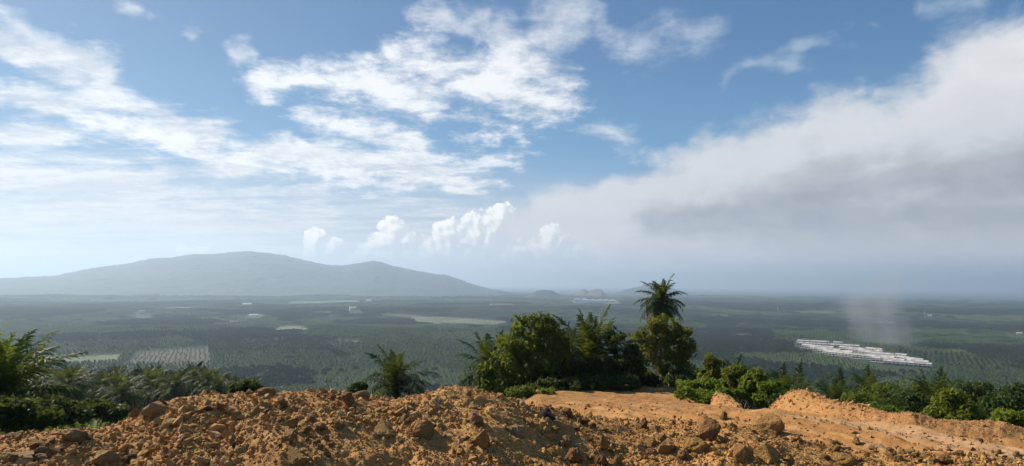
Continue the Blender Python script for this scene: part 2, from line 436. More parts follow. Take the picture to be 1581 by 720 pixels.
# ------------------------------------------------------------------ terrain
VALLEY = -140.0
PROF = {  # azimuth: [(distance, height below the eye)]
 -180: [(0,-1.8),(8,-1.9),(40,-2.5),(200,-6),(1500,-60),(4000,-140),(90000,-140)],
  -95: [(0,-1.8),(8,-2.2),(25,-5.5),(80,-17),(300,-75),(700,-135),(1000,-140),(90000,-140)],
  -40: [(0,-1.8),(4,-2.0),(9,-3.1),(20,-5.3),(30,-7.1),(60,-12.6),(80,-16),(130,-24),(190,-33),(250,-43),(330,-60),(500,-103),(800,-138),(1000,-140),(90000,-140)],
  -27: [(0,-1.8),(4,-2.0),(9,-3.1),(20,-5.6),(30,-7.6),(60,-13.0),(80,-16.5),(130,-25),(190,-34),(250,-45),(330,-62),(500,-105),(800,-138),(1000,-140),(90000,-140)],
  -18: [(0,-1.8),(4,-2.0),(9,-3.0),(20,-6.0),(40,-11.5),(80,-20),(150,-38),(300,-76),(600,-126),(900,-140),(90000,-140)],
   -4: [(0,-1.8),(4,-2.0),(9,-3.0),(20,-5.2),(40,-9.5),(80,-20),(150,-40),(300,-78),(600,-126),(900,-140),(90000,-140)],
    3: [(0,-1.8),(4,-2.0),(8,-2.35),(14,-2.88),(18,-3.5),(22,-4.18),(30,-5.5),(36,-6.05),(42,-6.35),(48,-8.0),(60,-13),(80,-22),(150,-45),(300,-85),(600,-130),(900,-140),(90000,-140)],
   20: [(0,-1.8),(4,-2.0),(8,-2.3),(14,-2.88),(18,-3.5),(22,-4.18),(30,-5.5),(36,-6.05),(42,-6.35),(48,-8.0),(60,-14),(80,-23),(150,-47),(300,-86),(600,-130),(900,-140),(90000,-140)],
 23.5: [(0,-1.8),(4,-2.0),(8,-2.2),(13,-2.75),(19.6,-3.6),(22,-4.1),(26,-6.5),(40,-13),(80,-27),(150,-48),(300,-86),(600,-130),(900,-140),(90000,-140)],
 28.4: [(0,-1.8),(4,-2.0),(8,-2.2),(12.7,-2.72),(18.2,-3.4),(21,-4.2),(30,-9.5),(60,-22),(150,-48),(300,-86),(600,-130),(900,-140),(90000,-140)],
 32.9: [(0,-1.8),(4,-2.0),(8,-2.25),(13,-2.78),(16.4,-3.1),(19,-4.0),(30,-10),(60,-22),(150,-48),(300,-86),(600,-130),(900,-140),(90000,-140)],
   40: [(0,-1.8),(4,-2.0),(8,-2.3),(14,-2.88),(17,-3.25),(19.5,-4.3),(30,-10.5),(60,-22),(150,-48),(300,-86),(600,-130),(900,-140),(90000,-140)],
   60: [(0,-1.8),(4,-2.0),(8,-2.3),(16,-3.0),(20,-4),(30,-9),(80,-25),(300,-86),(700,-135),(1000,-140),(90000,-140)],
  180: [(0,-1.8),(8,-1.9),(40,-2.5),(200,-6),(1500,-60),(4000,-140),(90000,-140)]}
PA = np.array(sorted(PROF), float)
LR = np.linspace(math.log(0.8), math.log(90000), 700)
PT = np.array([np.interp(np.exp(LR), *np.array(PROF[k], float).T) for k in sorted(PROF)])
for _ in range(3): PT[:, 1:-1] = (PT[:, :-2]+2*PT[:, 1:-1]+PT[:, 2:])/4
def base_z(x, y):
    x, y = np.asarray(x, float), np.asarray(y, float)
    r = np.maximum(np.hypot(x, y), 0.8); a = np.degrees(np.arctan2(x, y))
    fr = np.clip((np.log(r)-LR[0])/(LR[1]-LR[0]), 0, len(LR)-1.001); ir = fr.astype(int); fr = fr-ir
    ia = np.clip(np.searchsorted(PA, a, side='right')-1, 0, len(PA)-2)
    ta = (a-PA[ia])/(PA[ia+1]-PA[ia]); ta = np.clip(ta, 0, 1); ta = ta*ta*(3-2*ta)
    z = (PT[ia, ir]*(1-fr)+PT[ia, ir+1]*fr)*(1-ta)+(PT[ia+1, ir]*(1-fr)+PT[ia+1, ir+1]*fr)*ta
    w = np.clip((r-60)/500, 0, 1)
    z = z+w*9*fbm(x/420, y/420, 3, 11)
    z = z+np.clip((r-1300)/1500, 0, 1)*np.clip((14000-r)/8000, 0, 1)*22*fbm(x/1500, y/1100, 3, 23)
    z = z+np.clip((r-25)/60, 0, 1)*np.clip((700-r)/400, 0, 1)*2.2*fbm(x/38, y/38, 3, 5)
    return z
def polar_sheet(name, rs, phis, zf, mat):
    r, p = np.meshgrid(rs, np.radians(phis), indexing='ij')
    x, y = r*np.sin(p), r*np.cos(p)
    V = np.stack([x, y, zf(x, y)], -1).reshape(-1, 3)
    return mesh_np(name, V, [grid_faces(len(rs), len(phis))], True, mat)
rs = np.concatenate([[0.01], np.geomspace(0.8, 45000, 430)])
ground_me = polar_sheet('ground', rs, np.concatenate([np.arange(-180, -60, 3.0), np.arange(-60, 60, 0.4), np.arange(60, 180.1, 3.0)]), base_z, None)
def ground_mat():
    m, b, p, out = new_mat('ground_cover')
    co = b.coord('Object')
    x, y, z = b.sep(co)
    r = b.vmath('LENGTH', b.comb(x, y, 0.0), out=1)
    near = b.mix(b.noise(co, 0.35, 6, 0.6), (0.040, 0.055, 0.018), (0.075, 0.070, 0.028))
    n = b.noise(co, 0.004, 7, 0.62); n2 = b.noise(co, 0.03, 6, 0.7)
    far = b.mix(b.smooth(n, 0.35, 0.65), (0.030, 0.050, 0.020), (0.052, 0.070, 0.030))
    far = b.mix(b.smooth(n2, 0.5, 0.75)*0.6, far, (0.030, 0.045, 0.020))
    far = b.mix(b.smooth(b.noise(co, 0.0016, 5, 0.6), 0.60, 0.72)*0.5, far, (0.12, 0.115, 0.06))
    b.put(p.inputs['Base Color'], b.mix(b.smooth(r, 120.0, 500.0), near, far))
    p.inputs['Roughness'].default_value = 0.95; p.inputs['Specular IOR Level'].default_value = 0.1
ground_mat()
ground_me.materials.append(MATS['ground_cover'])
setting('ground', ground_me)

# mound of dug earth in front of the camera: crest given by the photo column it stands in
CREST = np.array([(-700,700,6.0),(-300,688,6.3),(0,664,6.6),(60,659,6.6),(110,652,6.7),(165,646,6.9),(200,638,7.0),(240,619,7.1),(280,607,7.1),(340,602,7.2),(400,595,7.2),(440,592,7.2),
 (500,595,7.2),(560,599,7.2),(620,604,7.2),(650,598,7.2),(685,593,7.3),(735,595,7.3),(775,604,7.3),(800,611,7.4),(830,619,7.5),(860,625,7.7),(900,634,8.0),(950,642,8.2),(1000,645,8.3),
 (1050,645,8.2),(1100,647,8.0),(1150,654,7.8),(1200,668,7.6),(1250,676,7.6),(1300,685,7.6),(1400,692,7.6),(1500,695,7.5),(1581,703,7.4),(1900,715,7.2),(2400,720,7)], float)
def _crest():
    a, zc, rc = [], [], []
    for u, v, d in CREST:
        p = at(u, v, d); a.append(math.degrees(math.atan2(p.x, p.y))); zc.append(p.z); rc.append(math.hypot(p.x, p.y))
    return np.array(a), np.array(zc), np.array(rc)
CA, CZ, CR = _crest()
def mound_z(x, y, fine=True):
    x, y = np.asarray(x, float), np.asarray(y, float)
    r, a = np.hypot(x, y), np.degrees(np.arctan2(x, y))
    zc, rc = np.interp(a, CA, CZ), np.interp(a, CA, CR)
    t = np.clip((r-3.2)/(rc-3.2), 0, 1)
    front = -2.0+(zc+2.0)*(0.30*t+0.70*t*t*(3-2*t))
    back = zc-0.62*(r-rc)-0.25*(r-rc)**2*0.2
    k = 0.35
    z = np.where(r < rc, front, back)
    z = z-0.06*np.exp(-((r-rc)/k)**2)
    amp = np.clip((r-2.6)/1.2, 0, 1)
    calm = 1-0.75*np.exp(-((r-rc)/0.9)**2)
    z = z+amp*(0.11*calm*fbm(x/0.9, y/0.9, 3, 31)+0.065*(0.4+0.6*calm)*fbm(x/0.32, y/0.32, 3, 41))
    lumps = ridged(x/0.55+0.3*fbm(x/0.4, y/0.4, 2, 3), y/0.55, 3, 51)
    z = z-amp*0.10*np.clip(lumps-0.55, 0, 1)
    if fine: z = z+amp*(0.022*fbm(x/0.10, y/0.10, 3, 61, 0.65)+0.012*fbm(x/0.035, y/0.035, 2, 71))
    return z
MR = np.concatenate([np.linspace(2.2, 4.4, 40)[:-1], np.linspace(4.4, 8.8, 250), np.linspace(8.8, 11.5, 40)[1:]])
mound_me = polar_sheet('dirt_mound', MR, np.linspace(-58, 58, 760), mound_z, 'rubble_earth')
setting('dirt_mound', mound_me)

# dirt track beyond the mound
RA = np.array([-2, 0, 2, 6, 12, 17, 20, 22, 24, 28.4, 32.9, 40, 50, 60], float)
RO = np.array([24, 30, 37, 41.5, 43, 41, 33, 25, 22, 19.2, 17.4, 17.6, 18.5, 19.5], float)
def track_z(x, y):
    r, a = np.hypot(x, y), np.degrees(np.arctan2(x, y))
    ro = np.interp(a, RA, RO)+0.8*fbm(x/2.5, y/2.5, 3, 77)
    edge = np.clip((ro-r)/1.6, 0, 1)*np.clip((a+3-1.0*fbm(y/2, x/2, 2, 9))/1.5, 0, 1)
    z = base_z(x, y)+0.05+0.07*fbm(x/1.6, y/1.6, 4, 81)+0.06*fbm(x/0.6, y/0.6, 4, 84)+0.018*fbm(x/0.25, y/0.25, 3, 83)
    # wheel ruts run across the view and bend away to the right
    w = (r-11.2-0.06*(30-a)*np.clip(1.0, 0, 1))
    q = r+0.22*(a-20)+0.35*fbm(x/4, y/4, 2, 91)
    rut = 0.07*np.sin(q*4.2+fbm(a/6, q/3, 2, 92))+0.16*(ridged(q/1.3, a/40, 3, 93)-0.5)+0.05*fbm(q/0.35, a/7, 3, 95)
    z = z+rut*np.clip((r-8)/3, 0, 1)
    return z-0.9*(1-edge)
track_me = polar_sheet('dirt_track', np.concatenate([np.linspace(7.5, 20, 260), np.linspace(20, 46, 220)[1:]]), np.linspace(-6, 60, 620), track_z, None)
def track_mat():
    m, b, p, out = new_mat('track_surface')
    co = b.coord('Object'); x, y, z = b.sep(co)
    r = b.vmath('LENGTH', b.comb(x, y, 0.0), out=1); a = b.math('ARCTAN2', x, y)*57.2958
    q = r+(a-20.0)*0.22
    S = b.comb(q+b.noise(co, 0.35, 3, 0.5)*0.9, a*0.07, 0.0)
    st = b.noise(S, 2.2, 5, 0.6); st2 = b.noise(S, 7.0, 4, 0.6)
    n1 = b.noise(co, 0.5, 6, 0.6); n2 = b.noise(co, 5.0, 6, 0.65); n3 = b.noise(co, 24.0, 4, 0.6)
    col = b.mix(b.smooth(n1, 0.35, 0.65), (0.32, 0.15, 0.048), (0.40, 0.20, 0.068))
    col = b.mix(b.smooth(st, 0.50, 0.70)*0.5, col, (0.56, 0.35, 0.16))
    col = b.mix(b.smooth(st2, 0.48, 0.62)*0.8, col, (0.27, 0.12, 0.038))
    pale = b.smooth(a, 21.0, 25.0)*b.smooth(b.math('ABSOLUTE', q-b.lin(a, 20.0, 40.0, 16.8, 17.6)), 1.6, 0.5)
    col = b.mix(pale*0.7, col, (0.44, 0.265, 0.14))
    col = b.mix(b.smooth(n2, 0.46, 0.66)*0.55, col, (0.27, 0.13, 0.045))
    col = b.mix(b.smooth(n3, 0.55, 0.75)*0.4, col, (0.60, 0.40, 0.20))
    b.put(p.inputs['Base Color'], col); p.inputs['Roughness'].default_value = 0.95; p.inputs['Specular IOR Level'].default_value = 0.1
    bump(b, p, n2*0.6+n3*0.4, 0.5, 0.08)
track_mat(); track_me.materials.append(MATS['track_surface'])
setting('dirt_track', track_me)
# low bank of spoil along the far side of the track
BA = np.array([13, 15.5, 17.2, 18.3, 19.5, 21, 22.2, 23.2, 24.2, 25.6, 27.2, 29, 31, 33, 36, 40, 46, 52], float)
BH = np.array([-.4, -.3, 0.1, 0.72, 0.5, 0.12, 0.0, 0.5, 0.72, 0.70, 0.62, 0.56, 0.50, 0.44, 0.36, 0.30, 0.25, -.3], float)
BRR = np.array([40, 34, 29, 27, 26, 24, 22.5, 21.6, 21.0, 20.2, 19.2, 18.4, 17.3, 16.6, 16.5, 16.8, 17.4, 18], float)
def bank_z(x, y):
    r, a = np.hypot(x, y), np.degrees(np.arctan2(x, y))
    h, rc = np.interp(a, BA, BH), np.interp(a, BA, BRR)
    s = (r-rc)/np.where(r < rc, 1.5, 1.0)
    base = np.where(r < rc+0.6, base_z(x, y), base_z(x*(rc+0.6)/r, y*(rc+0.6)/r)-0.5*(r-rc-0.6))
    g = np.exp(-s*s)
    z = base+(h+0.25)*g-0.25
    n = 0.15*fbm(x/1.3, y/1.3, 5, 101)+0.025*fbm(x/0.16, y/0.16, 3, 103)-0.08*np.clip(ridged(a/1.6, r/2.5, 3, 105)-0.6, 0, 1)
    return z+n*np.clip(g*1.6, 0, 1)
bank_me = polar_sheet('dirt_bank', np.linspace(14, 30, 260), np.linspace(14, 52, 560), bank_z, 'track_earth')
setting('dirt_bank', bank_me)

# ------------------------------------------------------------------ mountains and far hills
def range_mesh(name, pts, dist, wfront, wback, mat, seed, n=(150, 420), rough=0.16, lump=5.0, flat_front=False):
    a = np.array([math.degrees(math.atan2(*at(u, v, dist).xy)) for u, v in pts]); h = []
    for u, v in pts:
        p = at(u, v, dist); h.append(p.z*dist/math.hypot(p.x, p.y)-VALLEY)
    h = np.array(h)
    r, p = np.meshgrid(np.linspace(dist-wfront, dist+wback, n[0]), np.linspace(a.min()-1.2, a.max()+1.2, n[1]), indexing='ij')
    hh = np.interp(p, np.concatenate([[a.min()-1.2], a, [a.max()+1.2]]), np.concatenate([[0 if a.min() > -44 else h[0]], h, [0]]))
    pr = np.radians(p); x, y = r*np.sin(pr), r*np.cos(pr)
    t = np.where(r < dist, (dist-r)/wfront, (r-dist)/wback)
    prof = np.clip(1-t, 0, 1); prof = prof*prof*(3-2*prof)*0.55+prof*0.45
    rid = ridged(x/1300, y/1300, 4, seed)-0.55
    z = hh*prof*(1+rough*rid*np.clip(t*4, 0, 1)*2.2)+lump*fbm(x/90, y/90, 3, seed+7)*np.clip(hh*prof/40, 0, 1)
    z = VALLEY-10+np.maximum(z, 0)*1.0+10*np.clip(prof*3, 0, 1)
    V = np.stack([x, y, z], -1).reshape(-1, 3)
    return mesh_np(name, V, [grid_faces(*n)], True, mat)
setting('mountain', range_mesh('mountain', [(-300,446),(-150,438),(0,430),(50,428),(90,425),(130,416),(165,411),(200,407),(230,400),(260,398),(300,393),(330,392),(365,389),(385,388),(415,391),
    (440,395),(465,401),(490,407),(512,410),(532,410),(552,407),(577,402.5),(597,407),(612,412),(650,419),(670,423),(690,425),(710,432),(730,439),(755,446),(790,452)],
    9000, 3000, 3000, 'mountain_forest', 201, n=(200, 700), rough=0.13, lump=10))
setting('hill', range_mesh('hill', [(818,455),(826,450),(834,449),(841,447.5),(850,448),(857,451),(866,456)], 6000, 350, 500, 'mountain_forest', 211, n=(50, 90), lump=7))
setting('hill', range_mesh('hill', [(862,457),(875,454),(890,452),(897,447.5),(902,446.8),(909,449.5),(916,447),(922,446),(929,446.5),(932,452),(940,456)], 7600, 700, 700, 'quarry_earth', 221, n=(50, 120), lump=6))
setting('hill', range_mesh('hill', [(935,458),(950,453),(968,447),(978,444.5),(988,443),(998,438.5),(1008,436.5),(1018,437.5),(1034,444),(1050,449),(1068,455),(1090,459)], 9500, 1400, 1500, 'mountain_forest', 231, n=(60, 160), lump=9))

# ------------------------------------------------------------------ finding places on the ground
def near_z(x, y):
    return np.maximum(np.maximum(mound_z(x, y, False), base_z(x, y)), np.maximum(np.where(np.hypot(x, y) < 46, track_z(x, y), -999), np.where((np.hypot(x, y) > 14)&(np.hypot(x, y) < 30), bank_z(x, y), -999)))
def hit(u, v, zf=near_z, t0=3.0, t1=120.0, n=900):
    d = ray(u, v); t = np.geomspace(t0, t1, n)
    z = zf(d.x*t, d.y*t); below = np.nonzero(d.z*t < z)[0]
    k = below[0] if len(below) else n-1
    return Vector((d.x*t[k], d.y*t[k], float(z[k])))
def hit_valley(u, v):
    return hit(u, v, base_z, 420, 20000, 3000)

# ------------------------------------------------------------------ stones and rocks
def rock_mesh(name, kind, seed, mat):
    r = random.Random(seed)
    bm = bmesh.new()
    sx, sy, sz = {'block': (1, .85, .85), 'slab': (1, .75, .30), 'round': (1, .85, .75), 'spike': (.75, .65, 1.0), 'long': (1, .55, .55)}[kind]
    n = 12 if kind != 'round' else 15
    for _ in range(n):
        d = Vector((r.gauss(0, 1), r.gauss(0, 1), r.gauss(0, 1))).normalized()
        if kind in ('block', 'slab'):
            m = max(abs(d.x), abs(d.y), abs(d.z)); d = d/m*(0.58+0.42*r.random())
        if kind == 'spike' and d.z > 0: d = Vector((d.x*.55, d.y*.55, d.z*1.2))
        bm.verts.new((d.x*sx*.5, d.y*sy*.5, d.z*sz*.5))
    ch = bmesh.ops.convex_hull(bm, input=bm.verts)
    bmesh.ops.delete(bm, geom=[g for g in ch['geom_interior'] if isinstance(g, bmesh.types.BMVert)], context='VERTS')
    bmesh.ops.triangulate(bm, faces=bm.faces)
    bmesh.ops.subdivide_edges(bm, edges=bm.edges[:], cuts=5, use_grid_fill=True, smooth=0.10 if kind == 'round' else 0.03)
    for k in range(1): bmesh.ops.smooth_vert(bm, verts=bm.verts, factor=0.22, use_axis_x=True, use_axis_y=True, use_axis_z=True)
    co = np.array([v.co[:] for v in bm.verts])
    o = seed*3.7
    d = 0.085*ridged(co[:, 0]*3.1+co[:, 2]*2.3+o, co[:, 1]*3.1-co[:, 2]*2.7, 3, seed+9)+0.05*fbm(co[:, 0]*5+o+co[:, 2]*3, co[:, 1]*5+co[:, 2]*4, 3, seed)+0.03*fbm(co[:, 0]*13+co[:, 2]*9+o, co[:, 1]*13-co[:, 2]*8, 2, seed+5)
    for v, k in zip(bm.verts, d): v.co *= 1+k*2.8
    bmesh.ops.triangulate(bm, faces=bm.faces)
    mx = [max(abs(v.co[i]) for v in bm.verts) for i in range(3)]
    for v in bm.verts: v.co = Vector((v.co.x/mx[0]*.5, v.co.y/mx[1]*.5, v.co.z/mx[2]*.5))
    me = bpy.data.meshes.new(name); bm.to_mesh(me); bm.free()
    me.materials.append(MATS[mat])
    me.polygons.foreach_set('use_smooth', np.full(len(me.polygons), False, bool))
    return me
# photo column, row, width, height, kind, colour, tilt, label
ROCKS = [
 (288,607,36,12,'slab','rock_brown',4,'thin flat brown slab lying on the mound crest beside dark palm trees'),
 (232,634,46,26,'round','rock_pale',0,'large rounded pale rock on the sloping shoulder of the mound'),
 (55,657,48,13,'slab','rock_pale',-4,'long pale slab on the low end of the mound below the big palm frond'),
 (132,651,34,11,'slab','rock_pale',6,'narrow pale slab on the mound edge below the dark bushes'),
 (113,674,50,20,'long','rock_pale',18,'long tan rock leaning up the low end of the mound'),
 (152,712,50,30,'block','rock_pale',8,'broad pale boulder at the lower edge of the mound with a shadowed side'),
 (62,708,26,15,'round','rock_pale',0,'small rounded buff rock at the lowest end of the mound'),
 (12,672,30,16,'block','rock_mixed',5,'squat orange rock beneath the big bright palm at the mound end'),
 (20,706,44,16,'slab','rock_pale',3,'wide pale slab half buried at the lowest end of the mound'),
 (358,681,18,24,'spike','rock_pale',10,'upright pale stone standing out of the shadowed mound face'),
 (366,643,24,20,'block','rock_ochre',0,'orange block below the crest of the mound near a dark clod'),
 (423,596,36,15,'block','rock_brown',-6,'dark brown clod sitting on the highest crest of the mound'),
 (408,606,34,14,'round','rock_mixed',0,'rounded orange clod just under the dark brown crest clod'),
 (456,705,30,36,'block','rock_ochre',12,'tall ochre block with a grey side at the bottom of the mound'),
 (451,651,26,24,'spike','rock_ochre',-20,'pointed ochre stone leaning on the mid slope of the mound'),
 (446,674,32,22,'round','rock_mixed',0,'rounded earthy rock above the tall ochre block'),
 (522,654,20,16,'round','rock_ochre',0,'small rounded orange stone set in the middle of the mound face'),
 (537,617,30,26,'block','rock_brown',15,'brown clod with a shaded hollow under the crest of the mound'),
 (557,611,28,14,'round','rock_mixed',0,'low earthy clod beside the brown clod under the crest'),
 (616,606,26,19,'spike','rock_pink',0,'pale pinkish pyramid shaped rock on the crest in front of the small palm'),
 (599,604,9,5,'slab','rock_pale',0,'tiny pale flake on the crest next to the pyramid shaped rock'),
 (594,663,40,26,'block','rock_ochre',-8,'large bright ochre block projecting from the mound face'),
 (646,664,46,28,'block','rock_ochre',4,'wide ochre ledge overhanging a dark hollow in the mound'),
 (661,633,20,17,'round','rock_mixed',0,'rounded tan stone above the wide ochre ledge'),
 (690,593,26,9,'slab','rock_brown',-5,'flat brown slab on the crest beside the tree clump'),
 (730,627,17,12,'block','rock_ochre',0,'small bright orange stone on top of a pinkish rock'),
 (733,643,32,24,'round','rock_pink',0,'pinkish rounded rock beneath a small bright orange stone'),
 (742,675,30,36,'block','rock_ochre',-6,'ochre cube of rock with a bright narrow lit edge on the mound'),
 (801,664,34,20,'spike','rock_pale',25,'angular tan rock jutting from the slope in front of the track'),
 (843,643,32,22,'slab','slab_black',-28,'black tilted slab lying where the mound meets the track'),  # thin tilted piece in one near-black colour
 (850,652,22,10,'slab','rock_pale',-28,'pale broken slab below the black tilted slab'),
 (880,638,19,19,'block','rock_brown',20,'reddish brown block standing at the edge of the track'),
 (875,681,16,22,'round','rock_ochre',0,'upright tan clod above a big brown boulder near the frame bottom'),
 (932,682,15,32,'spike','rock_ochre',12,'thin upright ochre flake standing in the rubble'),
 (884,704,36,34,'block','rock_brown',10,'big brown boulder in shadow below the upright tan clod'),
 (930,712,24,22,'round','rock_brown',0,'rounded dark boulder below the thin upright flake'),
 (951,712,20,20,'block','rock_ochre',-10,'small ochre block touching the rounded dark boulder'),
 (994,655,18,20,'spike','rock_brown',-12,'dark pointed stone on the edge of the track'),
 (1013,662,22,18,'spike','rock_pale',28,'leaning tan wedge of rock beside the dark pointed stone'),
 (1032,687,34,32,'block','rock_mixed',0,'squarish earthy boulder in the rubble in front of the track'),
 (1078,686,46,24,'round','rock_ochre',0,'broad rounded ochre rock at the foot of the dark boulder'),
 (1097,664,40,36,'round','rock_brown',0,'big dark brown rounded boulder standing beside the track'),
 (1055,702,20,15,'round','rock_mixed',0,'small rounded clod below the broad ochre rock'),
 (1120,643,16,15,'spike','rock_brown',0,'small dark pointed stone standing just on the sandy track'),
 (1188,657,56,33,'round','rock_mixed',-26,'large leaning tan boulder at the bend of the track'),
 (1150,697,42,36,'block','rock_mixed',-22,'tilted earthy boulder next to the largest ochre boulder'),
 (1195,700,44,38,'block','rock_ochre',-30,'largest ochre boulder with a deeply shadowed side at frame bottom'),
 (1221,711,18,24,'spike','rock_ochre',0,'upright golden stone beside the largest ochre boulder'),
 (1308,709,42,20,'round','rock_ochre',0,'rounded tan rock in the rubble below the pale track'),
 (1325,681,15,15,'spike','rock_mixed',0,'small upright stone between rubble and the pale track'),
 (1460,709,28,20,'block','rock_brown',0,'brown clod in the rubble at the lower frame edge'),
 (1516,681,13,7,'block','rock_brown',0,'small dark clod on the bare sandy bank by the trees'),
]
rock_lib = {}
for i, (u, v, w, h, kind, mat, tilt, label) in enumerate(ROCKS):
    key = (kind, mat, i % 2)
    if key not in rock_lib: rock_lib[key] = rock_mesh('rock', kind, 11+i, mat)
    p = hit(u, v+h*0.42)
    k = math.hypot(p.x, p.y, p.z)/FPX*math.cos(math.atan2(p.x, p.y))
    W, H = w*k*0.90, h*k*1.10
    D = (W+H)/2*(1.0 if kind != 'slab' else 1.3)
    o = thing('rock', label, 'rock', p+Vector((0, D*0.20, H*0.20)), 0, 'rocks lying on the dirt mound', rock_lib[key], (W, D, H))
    o.rotation_euler = (R(random.uniform(-8, 8)), R(tilt), math.atan2(-p.x, p.y)+R(random.choice((0, 180))+random.uniform(-12, 12)))
stone_lib = [rock_mesh('stone', random.choice(('block', 'round', 'spike', 'slab', 'block')), 300+i, m) for i, m in enumerate(('rock_mixed', 'rock_mixed', 'rock_mixed', 'rock_ochre', 'rock_pale', 'rock_mixed', 'rock_pink', 'rock_brown', 'rock_mixed', 'rock_ochre'))]
placed = 0
while placed < 245:
    u = random.uniform(5, 1575)
    vc = np.interp(u, CREST[:, 0], CREST[:, 1])
    v = vc+2+(716-vc)*random.random()**1.15
    p = hit(u, v)
    if float(fbm(np.array([p.x/0.9]), np.array([p.y/0.9]), 2, 777)[0]) < random.uniform(-0.35, 0.15): continue
    sz = random.choice((0.06, 0.065, 0.07, 0.08, 0.09, 0.10, 0.13))*random.uniform(0.85, 1.15)
    zone = ['at the low end of the mound under the big bright palm', 'on the mound in front of the palm covered slope', 'on the mound face before the small dark palm', 'on the mound before the tree clump', 'among the boulders beside the track', 'in the rubble in front of the pale track'][int(np.searchsorted([230, 500, 720, 900, 1230], u))]
    si = random.randrange(10)
    tone = ('rough orange', 'orange', 'earth coated', 'golden ochre', 'pale tan', 'dull orange', 'pinkish', 'dark brown', 'sandy', 'ochre')[si]
    o = thing('stone', f'small {tone} stone {zone}', 'stone', p+Vector((0, 0, sz*0.22)), 0, 'small stones in the rubble', stone_lib[si], (sz, sz*random.uniform(.7, 1), sz*random.uniform(.55, .95)))
    o.rotation_euler = (random.uniform(-.5, .5), random.uniform(-.5, .5), random.uniform(0, 6.28))
    placed += 1

for k, (u, v, h, lean, lab) in enumerate([(675,634,22,4,'thin pale dry twig standing upright in the mound near the rounded tan stone'), (697,630,17,-8,'short dry twig sticking out of the mound below the flat brown slab'), (556,668,14,25,'bent dry root poking out of the mound beside the large ochre block'), (1350,694,16,50,'dry grey twig lying across the rubble near the pale track')]):
    p = hit(u, v); L = h*p.length/FPX
    V = np.array([(0, 0, -0.05), (0.05*L, 0, L*.4), (0.02*L, 0.03*L, L*.75), (0.09*L, 0, L)])
    tp = np.linspace(0.009, 0.003, 4); a = np.arange(5)*2*math.pi/5
    W_ = (V[:, None]+tp[:, None, None]*np.stack([np.cos(a), np.sin(a), 0*a], -1)[None]).reshape(-1, 3)
    i = np.arange(20).reshape(4, 5); j = np.roll(i, -1, 1)
    o = thing('twig', lab, 'twig', p, 0, None, mesh_np('twig', W_, [np.stack([i[:-1], j[:-1], j[1:], i[1:]], -1).reshape(-1, 4)], True, 'bark_pale'))
    o.rotation_euler = (0, R(lean), 0)
def ico():
    t = (1+5**.5)/2
    v = np.array([(-1,t,0),(1,t,0),(-1,-t,0),(1,-t,0),(0,-1,t),(0,1,t),(0,-1,-t),(0,1,-t),(t,0,-1),(t,0,1),(-t,0,-1),(-t,0,1)], float)
    f = np.array([(0,11,5),(0,5,1),(0,1,7),(0,7,10),(0,10,11),(1,5,9),(5,11,4),(11,10,2),(10,7,6),(7,1,8),(3,9,4),(3,4,2),(3,2,6),(3,6,8),(3,8,9),(4,9,5),(2,4,11),(6,2,10),(8,6,7),(9,8,1)])
    return v/np.linalg.norm(v[0]), f
def rand_rot(n):
    q = rng.normal(size=(n, 4)); q /= np.linalg.norm(q, axis=1)[:, None]
    w, x, y, z = q.T
    return np.stack([1-2*(y*y+z*z), 2*(x*y-w*z), 2*(x*z+w*y), 2*(x*y+w*z), 1-2*(x*x+z*z), 2*(y*z-w*x), 2*(x*z-w*y), 2*(y*z+w*x), 1-2*(x*x+y*y)], -1).reshape(n, 3, 3)
def pebbles(name, x, y, z, size, mats, probs):
    n = len(x); V0, F0 = ico()
    V = V0[None]*(0.50+0.78*rng.random((n, 12, 1)))*np.stack([np.ones(n)*1.1, 0.5+0.5*rng.random(n), 0.35+0.45*rng.random(n)], -1)[:, None]
    V = np.einsum('nij,nvj->nvi', rand_rot(n), V)*size[:, None, None]*0.5
    V += np.stack([x, y, z+size*0.12], -1)[:, None]
    F = (F0[None]+12*np.arange(n)[:, None, None]).reshape(-1, 3)
    mi = np.repeat(rng.choice(len(mats), n, p=probs), 20)
    return mesh_np(name, V.reshape(-1, 3), [F], False, mats=mats, mi=mi)
n = 58000
a = np.radians(rng.uniform(-46, 46, n)); r = 4.1+5.2*rng.random(n)**0.9
x, y = r*np.sin(a), r*np.cos(a)
size = 0.013+0.0145*rng.exponential(1.0, n)+np.where(rng.random(n) < 0.015, 0.04, 0); size = np.minimum(size, 0.12)*(0.75+0.5*(fbm(x/0.9, y/0.9, 3, 401)*2.1+0.62).clip(0.0, 1.9))
n2 = 3200
a2 = np.radians(rng.uniform(16, 46, n2)); k2 = np.degrees(a2)
r2 = np.interp(k2, BA, BRR)+rng.normal(-0.5, 0.75, n2)
x2, y2 = r2*np.sin(a2), r2*np.cos(a2); s2 = 0.025+0.03*rng.exponential(1.0, n2)*np.where(k2 < 30, 1.0, 0.3); s2 = np.minimum(s2, 0.17)
n3 = 9000
a3 = np.radians(rng.uniform(-2, 46, n3)); r3 = 8.5+13*rng.random(n3)**1.7
x3, y3 = r3*np.sin(a3), r3*np.cos(a3); s3 = np.minimum(0.014+0.022*rng.exponential(1.0, n3), 0.16)
X_, Y_, S_ = np.concatenate([x, x2, x3]), np.concatenate([y, y2, y3]), np.concatenate([size, s2, s3])
setting('rubble', pebbles('rubble', X_, Y_, np.concatenate([mound_z(x, y), bank_z(x2, y2), np.maximum(track_z(x3, y3), mound_z(x3, y3))]), S_,
        ['rock_mixed', 'rock_ochre', 'rock_pale', 'rock_pink', 'rock_brown'], [0.56, 0.16, 0.19, 0.05, 0.04]), 'stuff')

